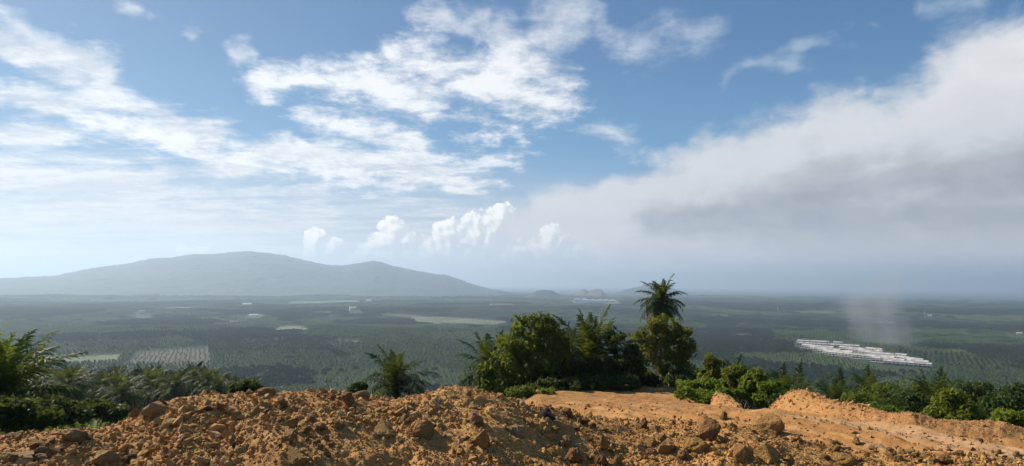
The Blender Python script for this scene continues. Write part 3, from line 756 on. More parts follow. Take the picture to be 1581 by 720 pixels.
# ------------------------------------------------------------------ plants: arrays first, objects after
def merge(parts):
    V, F, off = [], [], 0
    for v, f in parts:
        V.append(v); F.append(f+off); off += len(v)
    return np.concatenate(V), np.concatenate(F)
def tube(pts, rad, k=6, cap=True):
    pts, rad = np.asarray(pts, float), np.asarray(rad, float)
    t = np.gradient(pts, axis=0); t /= np.linalg.norm(t, axis=1)[:, None]+1e-9
    ref = np.array([0.3, 0.9, 0.1]); s = np.cross(t, ref); s /= np.linalg.norm(s, axis=1)[:, None]+1e-9; q = np.cross(t, s)
    a = np.arange(k)*2*math.pi/k
    V = pts[:, None]+rad[:, None, None]*(np.cos(a)[None, :, None]*s[:, None]+np.sin(a)[None, :, None]*q[:, None])
    i = np.arange(len(pts)*k).reshape(len(pts), k); j = np.roll(i, -1, 1)
    F = np.stack([i[:-1], j[:-1], j[1:], i[1:]], -1).reshape(-1, 4)
    return V.reshape(-1, 3), F
def frond_arrays(L, tilt, droop, n=40, leaf=0.55, seed=0, wid=0.045, curl=0.0, plume=0.45):
    """a feather frond growing from the origin along +X, its midrib bending down under its weight"""
    r = np.random.default_rng(seed)
    m = 16; s = np.linspace(0, 1, m)
    th = R(tilt)-R(droop)*s**1.4
    px = np.concatenate([[0], np.cumsum(np.cos(th[:-1])*L/(m-1))]); pz = np.concatenate([[0], np.cumsum(np.sin(th[:-1])*L/(m-1))])
    py = curl*s**2*L
    P = np.stack([px, py, pz], -1)
    parts = [tube(P, 0.030*L/4*(1.15-s)+0.004, 3)]
    sl = np.repeat(np.linspace(0.10, 0.995, n), 2)+r.normal(0, 0.004, 2*n); sl = np.clip(sl, 0, 0.999)
    side = np.tile([-1.0, 1.0], n)
    B = np.stack([np.interp(sl, s, P[:, i]) for i in range(3)], -1)
    tt = np.interp(sl, s, th)
    T = np.stack([np.cos(tt), np.zeros_like(tt), np.sin(tt)], -1); U = np.stack([-np.sin(tt), np.zeros_like(tt), np.cos(tt)], -1)
    Y = np.stack([np.zeros_like(tt), side, np.zeros_like(tt)], -1)
    ln = leaf*L/4*(0.35+0.9*np.sin(np.clip(sl*1.08, 0, 1)*math.pi*0.92+0.15))*(0.85+0.3*r.random(2*n))
    fw = 0.45+0.9*sl**2; up = plume*r.normal(0.15, 0.75, 2*n)
    d = Y+T*fw[:, None]+U*up[:, None]; d /= np.linalg.norm(d, axis=1)[:, None]
    M = B+d*(ln*0.5)[:, None]
    E = M+(d+np.array([0, 0, -0.55]))*(ln*0.45)[:, None]
    w = np.cross(d, U+0.3*Y); w /= np.linalg.norm(w, axis=1)[:, None]; hw = (wid*L/4*(0.8+0.4*r.random(2*n)))[:, None]
    V = np.stack([B-w*hw*0.4, B+w*hw*0.4, M-w*hw, M+w*hw, E-w*hw*0.15, E+w*hw*0.15], 1)
    o = 6*np.arange(2*n)[:, None]
    F = np.concatenate([o+np.array([[0, 1, 3, 2]]), o+np.array([[2, 3, 5, 4]])])
    parts.append((V.reshape(-1, 3), F))
    return merge(parts)
def rz_arr(V, a):
    c, s = math.cos(a), math.sin(a)
    return V@np.array([[c, s, 0], [-s, c, 0], [0, 0, 1]])
TILTS = [82, 66, 48, 28, 8, -14]
DROOP = [34, 60, 78, 88, 82, 60]
frond_lib = {}
def frond_mesh(mat, cls, var, stiff=False):
    k = (mat, cls, var, stiff)
    if k not in frond_lib:
        dr = DROOP[cls]*(0.6 if stiff else 1.0)
        V, F = frond_arrays(4.0, TILTS[cls]+(var*6-3), dr*(0.85+0.3*var), 44, 0.72, cls*10+var, 0.05, 0.05*(var*2-1))
        frond_lib[k] = mesh_np('frond', V, [F], True, mat)
    return frond_lib[k]
def palm_trunk(h, r0, seed, stubs=True):
    z = np.linspace(-0.5, h, 9); r = np.random.default_rng(seed)
    P = np.stack([0.04*h*np.sin(z/h*1.3+seed), 0.03*h*(z/h)**2, z], -1)
    V, F = tube(P, r0*(1.15-0.35*(z+0.5)/(h+0.5)), 8)
    parts = [(V, F)]
    if stubs:
        for k in range(int(26*min(h, 5)/3)):
            a = k*2.4; zz = h*(1-0.75*(k/(26*min(h, 5)/3)))
            c = np.array([np.interp(zz, z, P[:, 0]), np.interp(zz, z, P[:, 1]), zz])
            d = np.array([math.cos(a), math.sin(a), 0])
            parts.append(tube([c+d*r0*0.6, c+d*r0*1.5+np.array([0, 0, 0.22])], [0.07, 0.045], 4))
    V, F = merge(parts)
    return mesh_np('trunk', V, [F], True, 'bark_palm'), Vector(P[-1])
def palm(name, label, loc, h, scale, nf, mats, group=None, seed=0, rz=0.0, low=0, stiff=False, r0=0.26, dead=0):
    t = thing(name, label, 'palm tree', loc, rz, group)
    me, top = palm_trunk(h, r0, seed); link('trunk', me, t)
    r = random.Random(seed)
    for k in range(nf):
        q = k/(nf-1)
        cls = min(5, max(0, int(q**0.85*(5.99-low))))
        o = link('frond', frond_mesh(mats[0] if r.random() < 0.75 else mats[-1], cls, r.randrange(2), stiff), t, top+Vector((0, 0, -0.25*q)), (R(r.uniform(-9, 9)), R(r.uniform(-5, 5)), k*2.39996+r.uniform(-.2, .2)))
        s = scale*r.uniform(0.86, 1.1)*(0.8 if q < 0.1 else 1.0); o.scale = (s, s, s)
    for k in range(dead):
        o = link('frond', frond_mesh('frond_brown', 5, k % 2), t, top+Vector((0, 0, -0.3)), (0, R(12), r.uniform(0, 6.28))); s = scale*0.85; o.scale = (s, s, s)
        o['label'] = 'dead brown hanging frond'
    return t
def crown_arrays(nf, seed, n=10, L=4.0, wid=0.16, leaf=0.9, low=0):
    r = random.Random(seed); parts = []
    for k in range(nf):
        q = k/(nf-1); cls = min(5, int(q**0.85*(5.99-low)))
        V, F = frond_arrays(L*r.uniform(.85, 1.1), TILTS[cls]+r.uniform(-6, 6), DROOP[cls], n, leaf, seed*50+k, wid)
        parts.append((rz_arr(V, k*2.39996+r.uniform(-.25, .25)), F))
    return merge(parts)

def leaf_cloud(centers, radii, per, size, seed, up=0.35, flat=0.8):
    """folded leaves filling small clumps, facing outwards and hanging a little"""
    r = np.random.default_rng(seed); n = len(centers)*per
    c = np.repeat(np.asarray(centers), per, 0); rad = np.repeat(np.asarray(radii), per)
    d = r.normal(size=(n, 3)); d /= np.linalg.norm(d, axis=1)[:, None]
    P = c+d*(rad*r.random(n)**0.45)[:, None]*np.array([1, 1, flat])
    N = d*0.6+r.normal(size=(n, 3))*0.55+np.array([0, 0, up]); N /= np.linalg.norm(N, axis=1)[:, None]
    A = np.cross(N, r.normal(size=(n, 3))); A /= np.linalg.norm(A, axis=1)[:, None]; A[:, 2] -= 0.25
    Bv = np.cross(N, A)
    s = (size*(0.6+0.8*r.random(n)))[:, None]
    V = np.stack([P-A*s*0.5, P+Bv*s*0.24+N*s*0.07, P+A*s*0.55-N*s*0.10, P-Bv*s*0.24+N*s*0.07], 1)
    o = 4*np.arange(n)[:, None]
    return V.reshape(-1, 3), np.concatenate([o+np.array([[0, 1, 2]]), o+np.array([[0, 2, 3]])])
def tree(name, label, cat, depth, base, ells, leafmat, bark, seed, clumps=60, per=60, size=0.26, crad=0.55, trunks=1, group=None, r0=0.12, low=0.0):
    """base = photo pixel of the foot; ells = crown lobes as (column, row, half width, half height) in the photo at that distance"""
    r = random.Random(seed)
    b = at(base[0], base[1], depth)
    if not low: b.z = float(near_z(np.array([b.x]), np.array([b.y]))[0])
    else: b.z = float(base_z(np.array([b.x]), np.array([b.y]))[0])
    t = thing(name, label, cat, b, 0, group)
    cs, rd = [], []
    areas = [e[2]*e[3] for e in ells]
    for e, ar in zip(ells, areas):
        c = at(e[0], e[1], depth)-b; k = depth/FPX; rx, rz_ = e[2]*k, e[3]*k
        for _ in range(max(3, int(clumps*ar/sum(areas)))):
            d = Vector((r.gauss(0, 1), r.gauss(0, 1), r.gauss(0, 1))).normalized()*r.uniform(0.5, 0.95)
            cs.append((c.x+d.x*rx, c.y+d.y*rx, max(0.15, c.z+d.z*rz_))); rd.append(crad*r.uniform(0.6, 1.15))
    V, F = leaf_cloud(cs, rd, per, size, seed)
    link('crown', mesh_np('crown', V, [F], True, leafmat), t)
    zt = max(c[2] for c in cs)
    for k in range(trunks):
        f = Vector((r.uniform(-.25, .25)*trunks, r.uniform(-.2, .2)*trunks, -0.3)); e = Vector(r.choice(cs)); e.z = zt*0.62
        e = f+(e-f)*0.7 if trunks > 1 else Vector((e.x*0.25, e.y*0.25, zt*0.5))
        pts = [f+(e-f)*s+Vector((r.uniform(-.06, .06), r.uniform(-.06, .06), 0)) for s in np.linspace(0, 1, 7)]
        v, fq = tube(pts, np.linspace(r0, r0*0.5, 7), 7); link('trunk', mesh_np('trunk', v, [fq], True, bark), t)
        for q in r.sample(cs, min(len(cs), 7 if trunks == 1 else 4)):
            s0 = r.uniform(0.5, 1.0); i0 = int(s0*6); a = pts[i0]; q = Vector(q)
            lp = [a+(q-a)*s+Vector((0, 0, -0.18*math.sin(s*3.14)*(q-a).length*0.4)) for s in np.linspace(0, 1, 5)]
            v, fq = tube(lp, np.linspace(r0*0.42, r0*0.10, 5), 5); link('limb', mesh_np('limb', v, [fq], True, bark), t)
    return t

# ------------------------------------------------------------------ the clump of trees at the end of the track
def foot(u, v, d):
    p = at(u, v, d); p.z = float(near_z(np.array([p.x]), np.array([p.y]))[0]); return p
tree('broadleaf_tree', 'bushy broad leaved tree with light green rounded top beside the dark palm', 'tree', 38, (815, 606),
     [(808,530,40,38),(842,512,30,26),(785,555,36,34),(845,560,32,44),(820,500,24,14),(766,580,30,24),(870,560,24,30),(862,540,20,30)], 'leaf_broad', 'bark_grey', 1, 140, 66, 0.27, 0.55, 2, r0=0.10)
tree('broadleaf_tree', 'dark shrubby tree between the clump palm and the olive tree', 'tree', 40, (950, 600),
     [(948,545,22,36),(974,556,22,36),(930,570,22,30),(950,517,13,16),(984,570,16,24)], 'leaf_dark', 'bark_grey', 2, 70, 60, 0.24, 0.5, 2, r0=0.08)
tree('broadleaf_tree', 'slender olive green tree with several thin pale stems under the tall palm', 'tree', 42, (1018, 597),
     [(1016,512,36,22),(1044,535,28,34),(996,532,26,30),(990,560,14,24),(1054,565,18,24),(1036,560,26,22),(1022,498,24,12),(1056,520,14,22)], 'leaf_olive', 'bark_pale', 3, 130, 66, 0.22, 0.5, 3, r0=0.06)
tree('bush', 'dark leafy bush filling the foot of the tree clump under its palm', 'bush', 37.5, (880, 602),
     [(880,575,34,24),(915,580,30,20),(845,585,24,16)], 'leaf_dark', 'bark_grey', 4, 70, 60, 0.22, 0.45, 2, r0=0.05)
tree('bush', 'low dark bush on the earth bank at the mound end of the tree clump', 'bush', 33, (815, 612),
     [(806,606,22,9),(836,608,20,8)], 'leaf_broad', 'bark_grey', 5, 30, 60, 0.18, 0.3, 2, r0=0.03)
palm('oil_palm', 'dark oil palm with upright fronds in the middle of the tree clump', foot(912, 600, 39), 1.5, 0.86, 38, ['frond_green', 'frond_green'], seed=4, low=0.6, stiff=True)
fz = foot(757, 600, 40)
palm('oil_palm', 'oil palm at the mound end of the clump with a brown hanging frond', fz, at(757, 572, 40).z-fz.z, 0.78, 28, ['frond_green', 'frond_green'], seed=9, dead=2)
palm('coconut_palm', 'tall palm with full drooping crown standing above the olive tree', foot(1019, 600, 55), 10.9, 0.62, 46, ['frond_green', 'frond_green'], seed=12, low=0, r0=0.2, dead=9)
palm('oil_palm', 'small dark oil palm just behind the middle of the mound crest', foot(611, 620, 46), 4.5, 0.80, 32, ['frond_green', 'frond_green'], seed=21, low=0.6)
palm('oil_palm', 'big bright green palm with long arching fronds at the low end of the mound', at(-8, 640, 27), 0.75, 0.84, 40, ['frond_bright', 'frond_green'], seed=33, low=0.9, stiff=True, r0=0.4)
tree('bush', 'dark low bush added to deepen the shade at the central oil palm foot', 'bush', 35.5, (925, 604), [(925,592,34,13),(965,594,26,11)], 'leaf_dark', 'bark_grey', 6, 46, 60, 0.2, 0.36, 2, r0=0.03)  # dark leaves added to extend the clump's shade towards the camera
tree('bush', 'low dark bush added as shade under the bushy broad leaved tree', 'bush', 35, (855, 606), [(850,596,28,12),(880,596,22,12)], 'leaf_dark', 'bark_grey', 7, 40, 60, 0.2, 0.36, 2, r0=0.03)  # added bush, its dark leaves stand in for shade on the ground
tree('bush', 'dark thicket at the foot of the slender olive tree', 'bush', 40, (1050, 598), [(1050,585,26,14),(1000,588,22,10)], 'leaf_dark', 'bark_grey', 8, 44, 60, 0.2, 0.38, 2, r0=0.03)
# bushes and small trees along the track's far side
BUSHES = [
 ('bush', 'bright green leafy bush at the end of the track beside an earth bank', 31, (1068, 612), [(1070,601,24,12),(1092,594,18,9)], 'leaf_bright', 45, 0.2, 0.32),
 ('bush', 'olive bushy young tree rising behind the bright green bush', 36, (1105, 612), [(1105,570,17,22),(1104,590,20,16),(1098,556,10,10)], 'leaf_olive', 55, 0.2, 0.36),
 ('bush', 'light green leafy sapling over the far end of the earth bank', 28, (1165, 622), [(1165,590,15,17),(1158,606,17,13),(1172,582,9,9)], 'leaf_lime', 45, 0.22, 0.3),
 ('bush', 'bright green bush next to the light sapling above the gap in the bank', 27, (1188, 625), [(1190,604,14,18),(1182,616,16,10)], 'leaf_bright', 40, 0.2, 0.3),
 ('bush', 'dark green low bush in the gap between the two earth banks', 25, (1200, 632), [(1205,622,20,11),(1226,615,18,12)], 'leaf_dark', 40, 0.2, 0.3),
 ('bush', 'low dark bush beside the olive young tree', 34, (1132, 612), [(1134,596,18,14),(1120,600,16,10)], 'leaf_dark', 40, 0.2, 0.32),
 ('bush', 'grassy green bush on top of the small earth bank', 27.5, (1140, 612), [(1138,608,16,6),(1118,604,14,5)], 'leaf_bright', 26, 0.16, 0.2),
 ('broadleaf_tree', 'yellow green tree with open crown behind the sandy bank', 27, (1470, 680), [(1475,640,34,24),(1458,655,26,22),(1492,652,24,24),(1470,618,20,12)], 'leaf_lime', 100, 0.2, 0.42),
 ('broadleaf_tree', 'small light green tree with a white stem at the far end of the sandy bank', 22, (1566, 690), [(1562,652,26,16),(1578,668,24,18),(1545,668,16,16)], 'leaf_lime', 80, 0.17, 0.32),
 ('broadleaf_tree', 'dark green tree between the two light trees behind the bank', 34, (1528, 690), [(1525,645,24,26),(1540,625,20,16),(1515,668,20,18)], 'leaf_dark', 80, 0.22, 0.45),
 ('broadleaf_tree', 'dark green tree rising behind the bank beside the yellow green tree', 36, (1410, 670), [(1405,632,34,20),(1430,645,22,22),(1380,640,24,16)], 'leaf_dark', 90, 0.22, 0.5),
 ('broadleaf_tree', 'dull green shrubby tree behind the stony crest of the bank', 40, (1345, 650), [(1345,624,26,14),(1322,618,18,12),(1365,632,20,12)], 'leaf_broad', 70, 0.22, 0.5),
 ('bush', 'leafy green undergrowth bush below the big bright palm', 24, (80, 650), [(75,632,34,14),(110,640,24,10)], 'leaf_dark', 50, 0.2, 0.35),
 ('bush', 'broad leaved green bush behind the low end of the mound', 30, (150, 650), [(142,632,26,10),(175,637,22,8)], 'leaf_dark', 50, 0.24, 0.36),
 ('bush', 'dark bush at the mound end below the big palm trunk', 20, (20, 668), [(15,640,42,20),(60,650,24,12)], 'leaf_dark', 70, 0.2, 0.35),
 ('bush', 'small green bush just behind the crest beside the small dark palm', 30, (556, 606), [(556,597,9,6),(548,600,8,5)], 'leaf_dark', 20, 0.16, 0.2),
 ('bush', 'green thicket joining the dull shrubby tree and the dark tree behind the bank', 30, (1375, 655), [(1372,642,30,10),(1340,636,24,10)], 'leaf_bright', 46, 0.18, 0.32),
 ('bush', 'fresh green thicket in front of the dark tree behind the sandy bank', 27, (1430, 668), [(1430,656,24,10),(1412,650,20,9)], 'leaf_bright', 44, 0.18, 0.3),
 ('bush', 'leafy green thicket between the yellow green tree and the white stemmed tree', 26, (1520, 684), [(1520,668,26,12),(1500,664,18,10),(1540,676,16,9)], 'leaf_broad', 50, 0.18, 0.3),
 ('broadleaf_tree', 'tall dark tree far behind the yellow green tree beyond the bank', 60, (1490, 660), [(1490,612,34,22),(1520,606,28,18),(1455,618,26,16)], 'leaf_dark', 90, 0.3, 0.7),
 ('broadleaf_tree', 'wide dark tree far behind the white stemmed tree beyond the bank', 55, (1570, 665), [(1565,622,32,20),(1590,616,30,20)], 'leaf_dark', 80, 0.3, 0.65),
 ('broadleaf_tree', 'green spreading tree far behind the dark tree rising at the bank', 62, (1400, 655), [(1395,612,36,16),(1430,606,28,14),(1362,608,28,12)], 'leaf_broad', 90, 0.3, 0.7),
 ('bush', 'low green bush against the earth bank below the olive young tree', 26.5, (1088, 618), [(1080,612,24,8),(1062,608,16,8)], 'leaf_bright', 36, 0.16, 0.24),
 ('bush', 'mid green bush between the olive young tree and the light sapling', 33, (1146, 614), [(1144,586,16,20),(1130,578,12,14)], 'leaf_broad', 44, 0.2, 0.34),
 ('bush', 'thin green shrub behind the crest below the row of palms', 42, (385, 612), [(385,596,16,8),(366,600,14,7)], 'leaf_dark', 30, 0.2, 0.35),
]
for i, (nm, lab, d, bs, el_, mt, nc, sz, cr) in enumerate(BUSHES):
    pale = 'stem' in lab
    tree(nm, lab, 'tree' if nm == 'broadleaf_tree' else 'bush', d, bs, el_, mt, 'bark_pale' if pale or 'yellow' in lab else 'bark_grey', 50+i, nc, 56, sz, cr, 2, r0=0.05)

for i, (u, v, d, sc_, lab) in enumerate([(1238,628,44,0.8,'dark young oil palm in the gap behind the stony end of the bank'), (1300,634,52,0.95,'dark oil palm behind the highest part of the stony bank'), (1445,628,58,1.0,'oil palm rising behind the yellow green tree beyond the bank'), (1335,614,75,1.0,'farther oil palm behind the dull green shrubby tree'), (1132,590,48,0.6,'slim young palm with upright fronds beside the olive young tree'), (1215,612,38,0.55,'small oil palm above the dark bush in the gap between the banks')]):
    p = at(u, v, d); gz = float(base_z(np.array([p.x]), np.array([p.y]))[0])
    palm('oil_palm', lab, (p.x, p.y, gz), p.z-gz, sc_, 28, ['frond_green', 'frond_green'], seed=60+i, low=0.3)
# ------------------------------------------------------------------ oil palms on the slope, one by one
SLOPE_LABEL = 'dark oil palm among the palms on the slope below the mound'
lowcrown = [mesh_np('crown', *[(lambda VF: VF[0])(c), [c[1]]], True, m) for c, m in ((crown_arrays(22, 70+i, 11), m) for i, m in enumerate(('frond_green', 'frond_green', 'far_palm_mid', 'far_palm_dark')))]
lowtrunk = [palm_trunk(h, 0.28, i, False) for i, h in enumerate((4.6, 5.8, 7.0))]
pts, tries = [], 0
while len(pts) < 250 and tries < 60000:
    tries += 1
    if len(pts) < 100: a, r = random.uniform(-42, -20.5), random.uniform(112, 190)
    elif len(pts) < 175: a, r = random.uniform(-43, -19), random.uniform(190, 340)
    else: a, r = random.uniform(15, 42), random.uniform(330, 620)
    x, y = r*math.sin(R(a)), r*math.cos(R(a))
    if all((x-p[0])**2+(y-p[1])**2 > 5.8**2 for p in pts): pts.append((x, y, a, r))
pts.sort(key=lambda p: p[3])
for i, (x, y, a, r) in enumerate(pts):
    z = float(base_z(np.array([x]), np.array([y]))[0])
    left = a < 0
    if left and r < 165:
        palm('oil_palm', 'dark oil palm on the slope ' + ('beside the big bright palm' if a < -36 else 'behind the rounded pale rock' if a < -30 else 'behind the thin flat slab' if a < -25 else 'behind the dark crest clod'), (x, y, z), random.uniform(4.4, 6.6), random.uniform(0.9, 1.1), 24, ['frond_green', 'frond_green'], 'oil palms on the slope', seed=100+i % 7, rz=random.uniform(0, 6.28), low=0.3)
    else:
        t = thing('oil_palm', SLOPE_LABEL if left else 'dark oil palm on the lower slope beyond the sandy bank', 'palm tree', (x, y, z), random.uniform(0, 6.28), 'oil palms on the slope' if left else 'oil palms beyond the sandy bank')
        me, top = random.choice(lowtrunk); link('trunk', me, t)
        s = random.uniform(0.85, 1.1); link('crown', random.choice(lowcrown), t, top, (0, 0, 0), (s, s, s))

# ------------------------------------------------------------------ scatter of what nobody could count
def scatter(name, V, rz, sc, ix, templates):
    """one object whose points carry instances of the template meshes"""
    me = bpy.data.meshes.new(name); me.vertices.add(len(V)); me.vertices.foreach_set('co', np.asarray(V, np.float32).ravel())
    for an, ty, dat in (('rz', 'FLOAT', np.asarray(rz, np.float32)), ('sc', 'FLOAT', np.asarray(sc, np.float32)), ('ix', 'INT', np.asarray(ix, np.int32))):
        me.attributes.new(an, ty, 'POINT').data.foreach_set('value', dat)
    o = setting(name, me, 'stuff')
    ng = bpy.data.node_groups.new(name, 'GeometryNodeTree')
    ng.interface.new_socket('Geometry', in_out='INPUT', socket_type='NodeSocketGeometry'); ng.interface.new_socket('Geometry', in_out='OUTPUT', socket_type='NodeSocketGeometry')
    N = ng.nodes.new; L = ng.links.new
    gi, go, jn = N('NodeGroupInput'), N('NodeGroupOutput'), N('GeometryNodeJoinGeometry')
    def attr(nm, ty):
        n = N('GeometryNodeInputNamedAttribute'); n.data_type = ty; n.inputs[0].default_value = nm
        return n.outputs[0]
    ar, asz, ai = attr('rz', 'FLOAT'), attr('sc', 'FLOAT'), attr('ix', 'INT')
    cx = N('ShaderNodeCombineXYZ'); L(ar, cx.inputs[2])
    for k, t in enumerate(templates):
        oi = N('GeometryNodeObjectInfo'); oi.inputs['Object'].default_value = t; oi.inputs['As Instance'].default_value = True
        cp = N('FunctionNodeCompare'); cp.data_type = 'INT'; cp.operation = 'EQUAL'
        ins = [s for s in cp.inputs if s.type == 'INT']
        L(ai, ins[0]); ins[1].default_value = k
        ip = N('GeometryNodeInstanceOnPoints')
        L(gi.outputs[0], ip.inputs['Points']); L(cp.outputs[0], ip.inputs['Selection']); L(oi.outputs['Geometry'], ip.inputs['Instance'])
        L(cx.outputs[0], ip.inputs['Rotation']); L(asz, ip.inputs['Scale']); L(ip.outputs[0], jn.inputs[0])
    L(jn.outputs[0], go.inputs[0])
    o.modifiers.new('scatter', 'NODES').node_group = ng
    return o
def template(name, V, F, mat=None, mats=None, mi=None):
    return bpy.data.objects.new(name, mesh_np(name, V, [F], True, mat, mats, mi))
def far_palm(nf, seed, low=0.4):
    """crown of folded strips on a short trunk, 4.2 m fronds"""
    r = random.Random(seed); parts = []
    for k in range(nf):
        q = k/(nf-1); cls = min(5, int(q**0.8*(5.99-low)))
        L = 4.2*r.uniform(.85, 1.1); s = np.linspace(0.05, 1, 5); th = R(TILTS[cls])-R(DROOP[cls])*s**1.4
        x = np.concatenate([[0], np.cumsum(np.cos(th[:-1])*L/4)]); z = np.concatenate([[0], np.cumsum(np.sin(th[:-1])*L/4)])
        w = 0.62*np.array([0.25, 0.9, 1.0, 0.75, 0.08])
        V = np.concatenate([np.stack([x, -w, z-w*0.35], -1), np.stack([x, 0*w, z+0.1], -1), np.stack([x, w, z-w*0.35], -1)])
        i = np.arange(15).reshape(3, 5)
        F = np.stack([i[:-1, :-1], i[1:, :-1], i[1:, 1:], i[:-1, 1:]], -1).reshape(-1, 4)
        V = rz_arr(V, k*2.4+r.uniform(-.3, .3)); V[:, 2] += 4.5
        parts.append((V, F))
    return merge(parts)
def lump_tree(seed, n=46, rad=4.5, h=11):
    r = np.random.default_rng(seed)
    d = r.normal(size=(n, 3)); d /= np.linalg.norm(d, axis=1)[:, None]; d[:, 2] = np.abs(d[:, 2])*0.9-0.15
    c = d*np.array([rad, rad, h*0.42])*0.8+np.array([0, 0, h*0.5])
    V, F = leaf_cloud(c, np.full(n, 1.5), 7, 2.1, seed, 0.4)
    return V, F
T_palm = {m: [template('palm_form', *far_palm(13, 500+i), m) for i in range(2)] for m in ('far_palm_dark', 'far_palm_mid', 'far_palm_pale')}
T_tree = [template('tree_form', *lump_tree(600+i, 40), m) for i, m in enumerate(('far_forest', 'far_forest', 'far_forest_brown'))]
TEMPL = T_palm['far_palm_dark']+T_palm['far_palm_mid']+T_palm['far_palm_pale']+T_tree
def tile(kind, seed, m, nside=4, sp=9.0):
    parts = []; r = random.Random(seed)
    for i in range(nside):
        for j in range(nside):
            if kind == 'palm': V, F = far_palm(7, seed*31+i*7+j)
            else: V, F = lump_tree(seed*31+i*7+j, 12, 5.0, r.uniform(9, 14)); 
            if kind != 'palm': V = V.copy()
            V = V+np.array([(i-nside/2+.5)*sp+r.uniform(-1, 1), (j-nside/2+.5)*sp+(i % 2)*sp*.5+r.uniform(-1, 1), r.uniform(-.5, .5)])
            parts.append((V, F))
    V, F = merge(parts); return template('grove_form', V, F, m)
TILE = [tile('palm', 1, 'far_palm_dark'), tile('palm', 2, 'far_palm_mid'), tile('palm', 3, 'far_palm_pale'), tile('tree', 4, 'far_forest'), tile('tree', 5, 'far_forest_brown')]

# open fields in the plantation, each a sheet draped on the valley floor: photo corners (near-left, near-right, far-right, far-left)
def quad_points(c, n, m):
    P = [hit_valley(*q) for q in c]
    s, t = np.meshgrid(np.linspace(0, 1, n), np.linspace(0, 1, m), indexing='ij')
    x = (P[0].x*(1-s)+P[1].x*s)*(1-t)+(P[3].x*(1-s)+P[2].x*s)*t
    y = (P[0].y*(1-s)+P[1].y*s)*(1-t)+(P[3].y*(1-s)+P[2].y*s)*t
    return x, y, [p.xy for p in P]
FIELDS, keep_out = [
 ('field', ((90,566),(178,561),(196,547),(100,553)), 'field_lime', 0, 0),
 ('field', ((192,567),(324,565),(322,537),(212,545)), 'field_brown', 15, 13),
 ('field', ((640,501),(775,503),(782,496),(632,488)), 'field_straw', 44, 7),
 ('field', ((425,514),(478,513),(470,504),(424,505)), 'field_straw', 0, 0),
 ('field', ((750,472.5),(798,472.5),(794,470),(756,469.5)), 'field_earth', 0, 0),
 ('field', ((600,489),(660,492),(640,487),(590,486)), 'field_lime', 0, 0),
 ('field', ((384,489),(412,488),(406,486),(380,486)), 'field_straw', 0, 0),
 ('field', ((440,470),(560,468),(550,464),(450,466)), 'field_lime', 0, 0),
 ('field', ((880,469),(960,471),(958,465),(885,464)), 'field_straw', 0, 0),
 ('field', ((830,462),(878,464),(882,462),(840,461)), 'field_straw', 0, 0),
 ('field', ((520,531),(560,533),(552,527),(515,526)), 'field_lime', 0, 0),
 ('field', ((330,500),(372,500),(366,496),(334,496)), 'field_lime', 0, 0),
 ('field', ((250,479),(300,478),(296,475),(255,476)), 'field_straw', 0, 0),
 ('field', ((1130,520),(1165,523),(1160,517),(1132,516)), 'field_lime', 0, 0),
 ('field', ((1330,500),(1385,503),(1378,498),(1335,497)), 'field_lime', 0, 0),
 ('field', ((1460,545),(1500,548),(1492,541),(1458,540)), 'field_lime', 0, 0),
 ('field', ((480,486),(520,485),(516,482),(484,483)), 'field_lime', 0, 0),
 ('field', ((1200,483),(1290,486),(1280,481),(1205,480)), 'field_lime', 0, 0),
 ('field', ((1100,489),(1125,490),(1125,487),(1102,486)), 'field_straw', 0, 0),
], []
extra = []                                   # rows of young palms standing on the fields
for nm, c, mt, ni, nj in FIELDS:
    x, y, P = quad_points(c, 40, 40)
    x, y = x+16*fbm(x/90, y/90, 4, 5), y+34*fbm(y/120, x/90, 4, 6)
    z = base_z(x, y)+0.4
    setting(nm, mesh_np(nm, np.stack([x, y, z], -1).reshape(-1, 3), [grid_faces(40, 40)], True, mt))
    keep_out.append(np.array(P))
    if ni:
        px, py, _ = quad_points(c, ni+2, nj+2)
        for i in range(1, ni+1):
            for j in range(1, nj+1): (random.random() < 0.88) and extra.append((px[i, j]+random.uniform(-2, 2), py[i, j]+random.uniform(-2, 2)))
HOUSE_QUAD = np.array([hit_valley(*q).xy for q in ((1222,541),(1372,578),(1452,576),(1420,556),(1300,527),(1222,525))])
keep_out.append(HOUSE_QUAD)
SHEDS = [
 ('long white factory shed at the foot of the bare quarried hill', 926, 468, 50, 20, 120, 0, 'building', 'warehouse', 5),
 ('smaller bright white factory shed beside the long factory shed', 897, 467, 20, 24, 100, 0, 'building', 'warehouse', 2),
 ('lone white house with a pale gable among plantation trees far off', 220, 485, 7, 11, 14, 0.4, 'house', 'house', 1),
 ('white roofed long shed on the wooded rise far beyond the fields', 382, 471.5, 11, 9, 22, 0.2, 'building', 'warehouse', 1),
 ('small white house beyond the wooded rise below the mountain', 570, 466, 7, 11, 24, 0.1, 'house', 'house', 1),
 ('tan roofed shed in the clearing far beyond the brown field', 392, 488, 11, 5, 16, 0.1, 'building', 'warehouse', 1),
 ('pair of small white houses among trees on the far plain', 1436, 489, 4, 6, 12, 0.1, 'house', 'house', 1),
 ('small white building in the forest at the far edge of the plain', 1574, 517, 5, 5, 8, 0.1, 'house', 'house', 1),
 ('pale small farm building beside the straw coloured field', 545, 479, 9, 11, 20, 0.2, 'house', 'house', 1)]
SHED_AT = {}
for q in SHEDS:
    p = hit_valley(q[1], q[2]); SHED_AT[q[0]] = p
    w = q[3]*p.length/FPX*0.6+20; f = p.xy.normalized(); g = Vector((f.y, -f.x))
    keep_out.append(np.array([p.xy-g*w-f*260, p.xy+g*w-f*260, p.xy+g*w+f*(q[5]+20), p.xy-g*w+f*(q[5]+20)]))
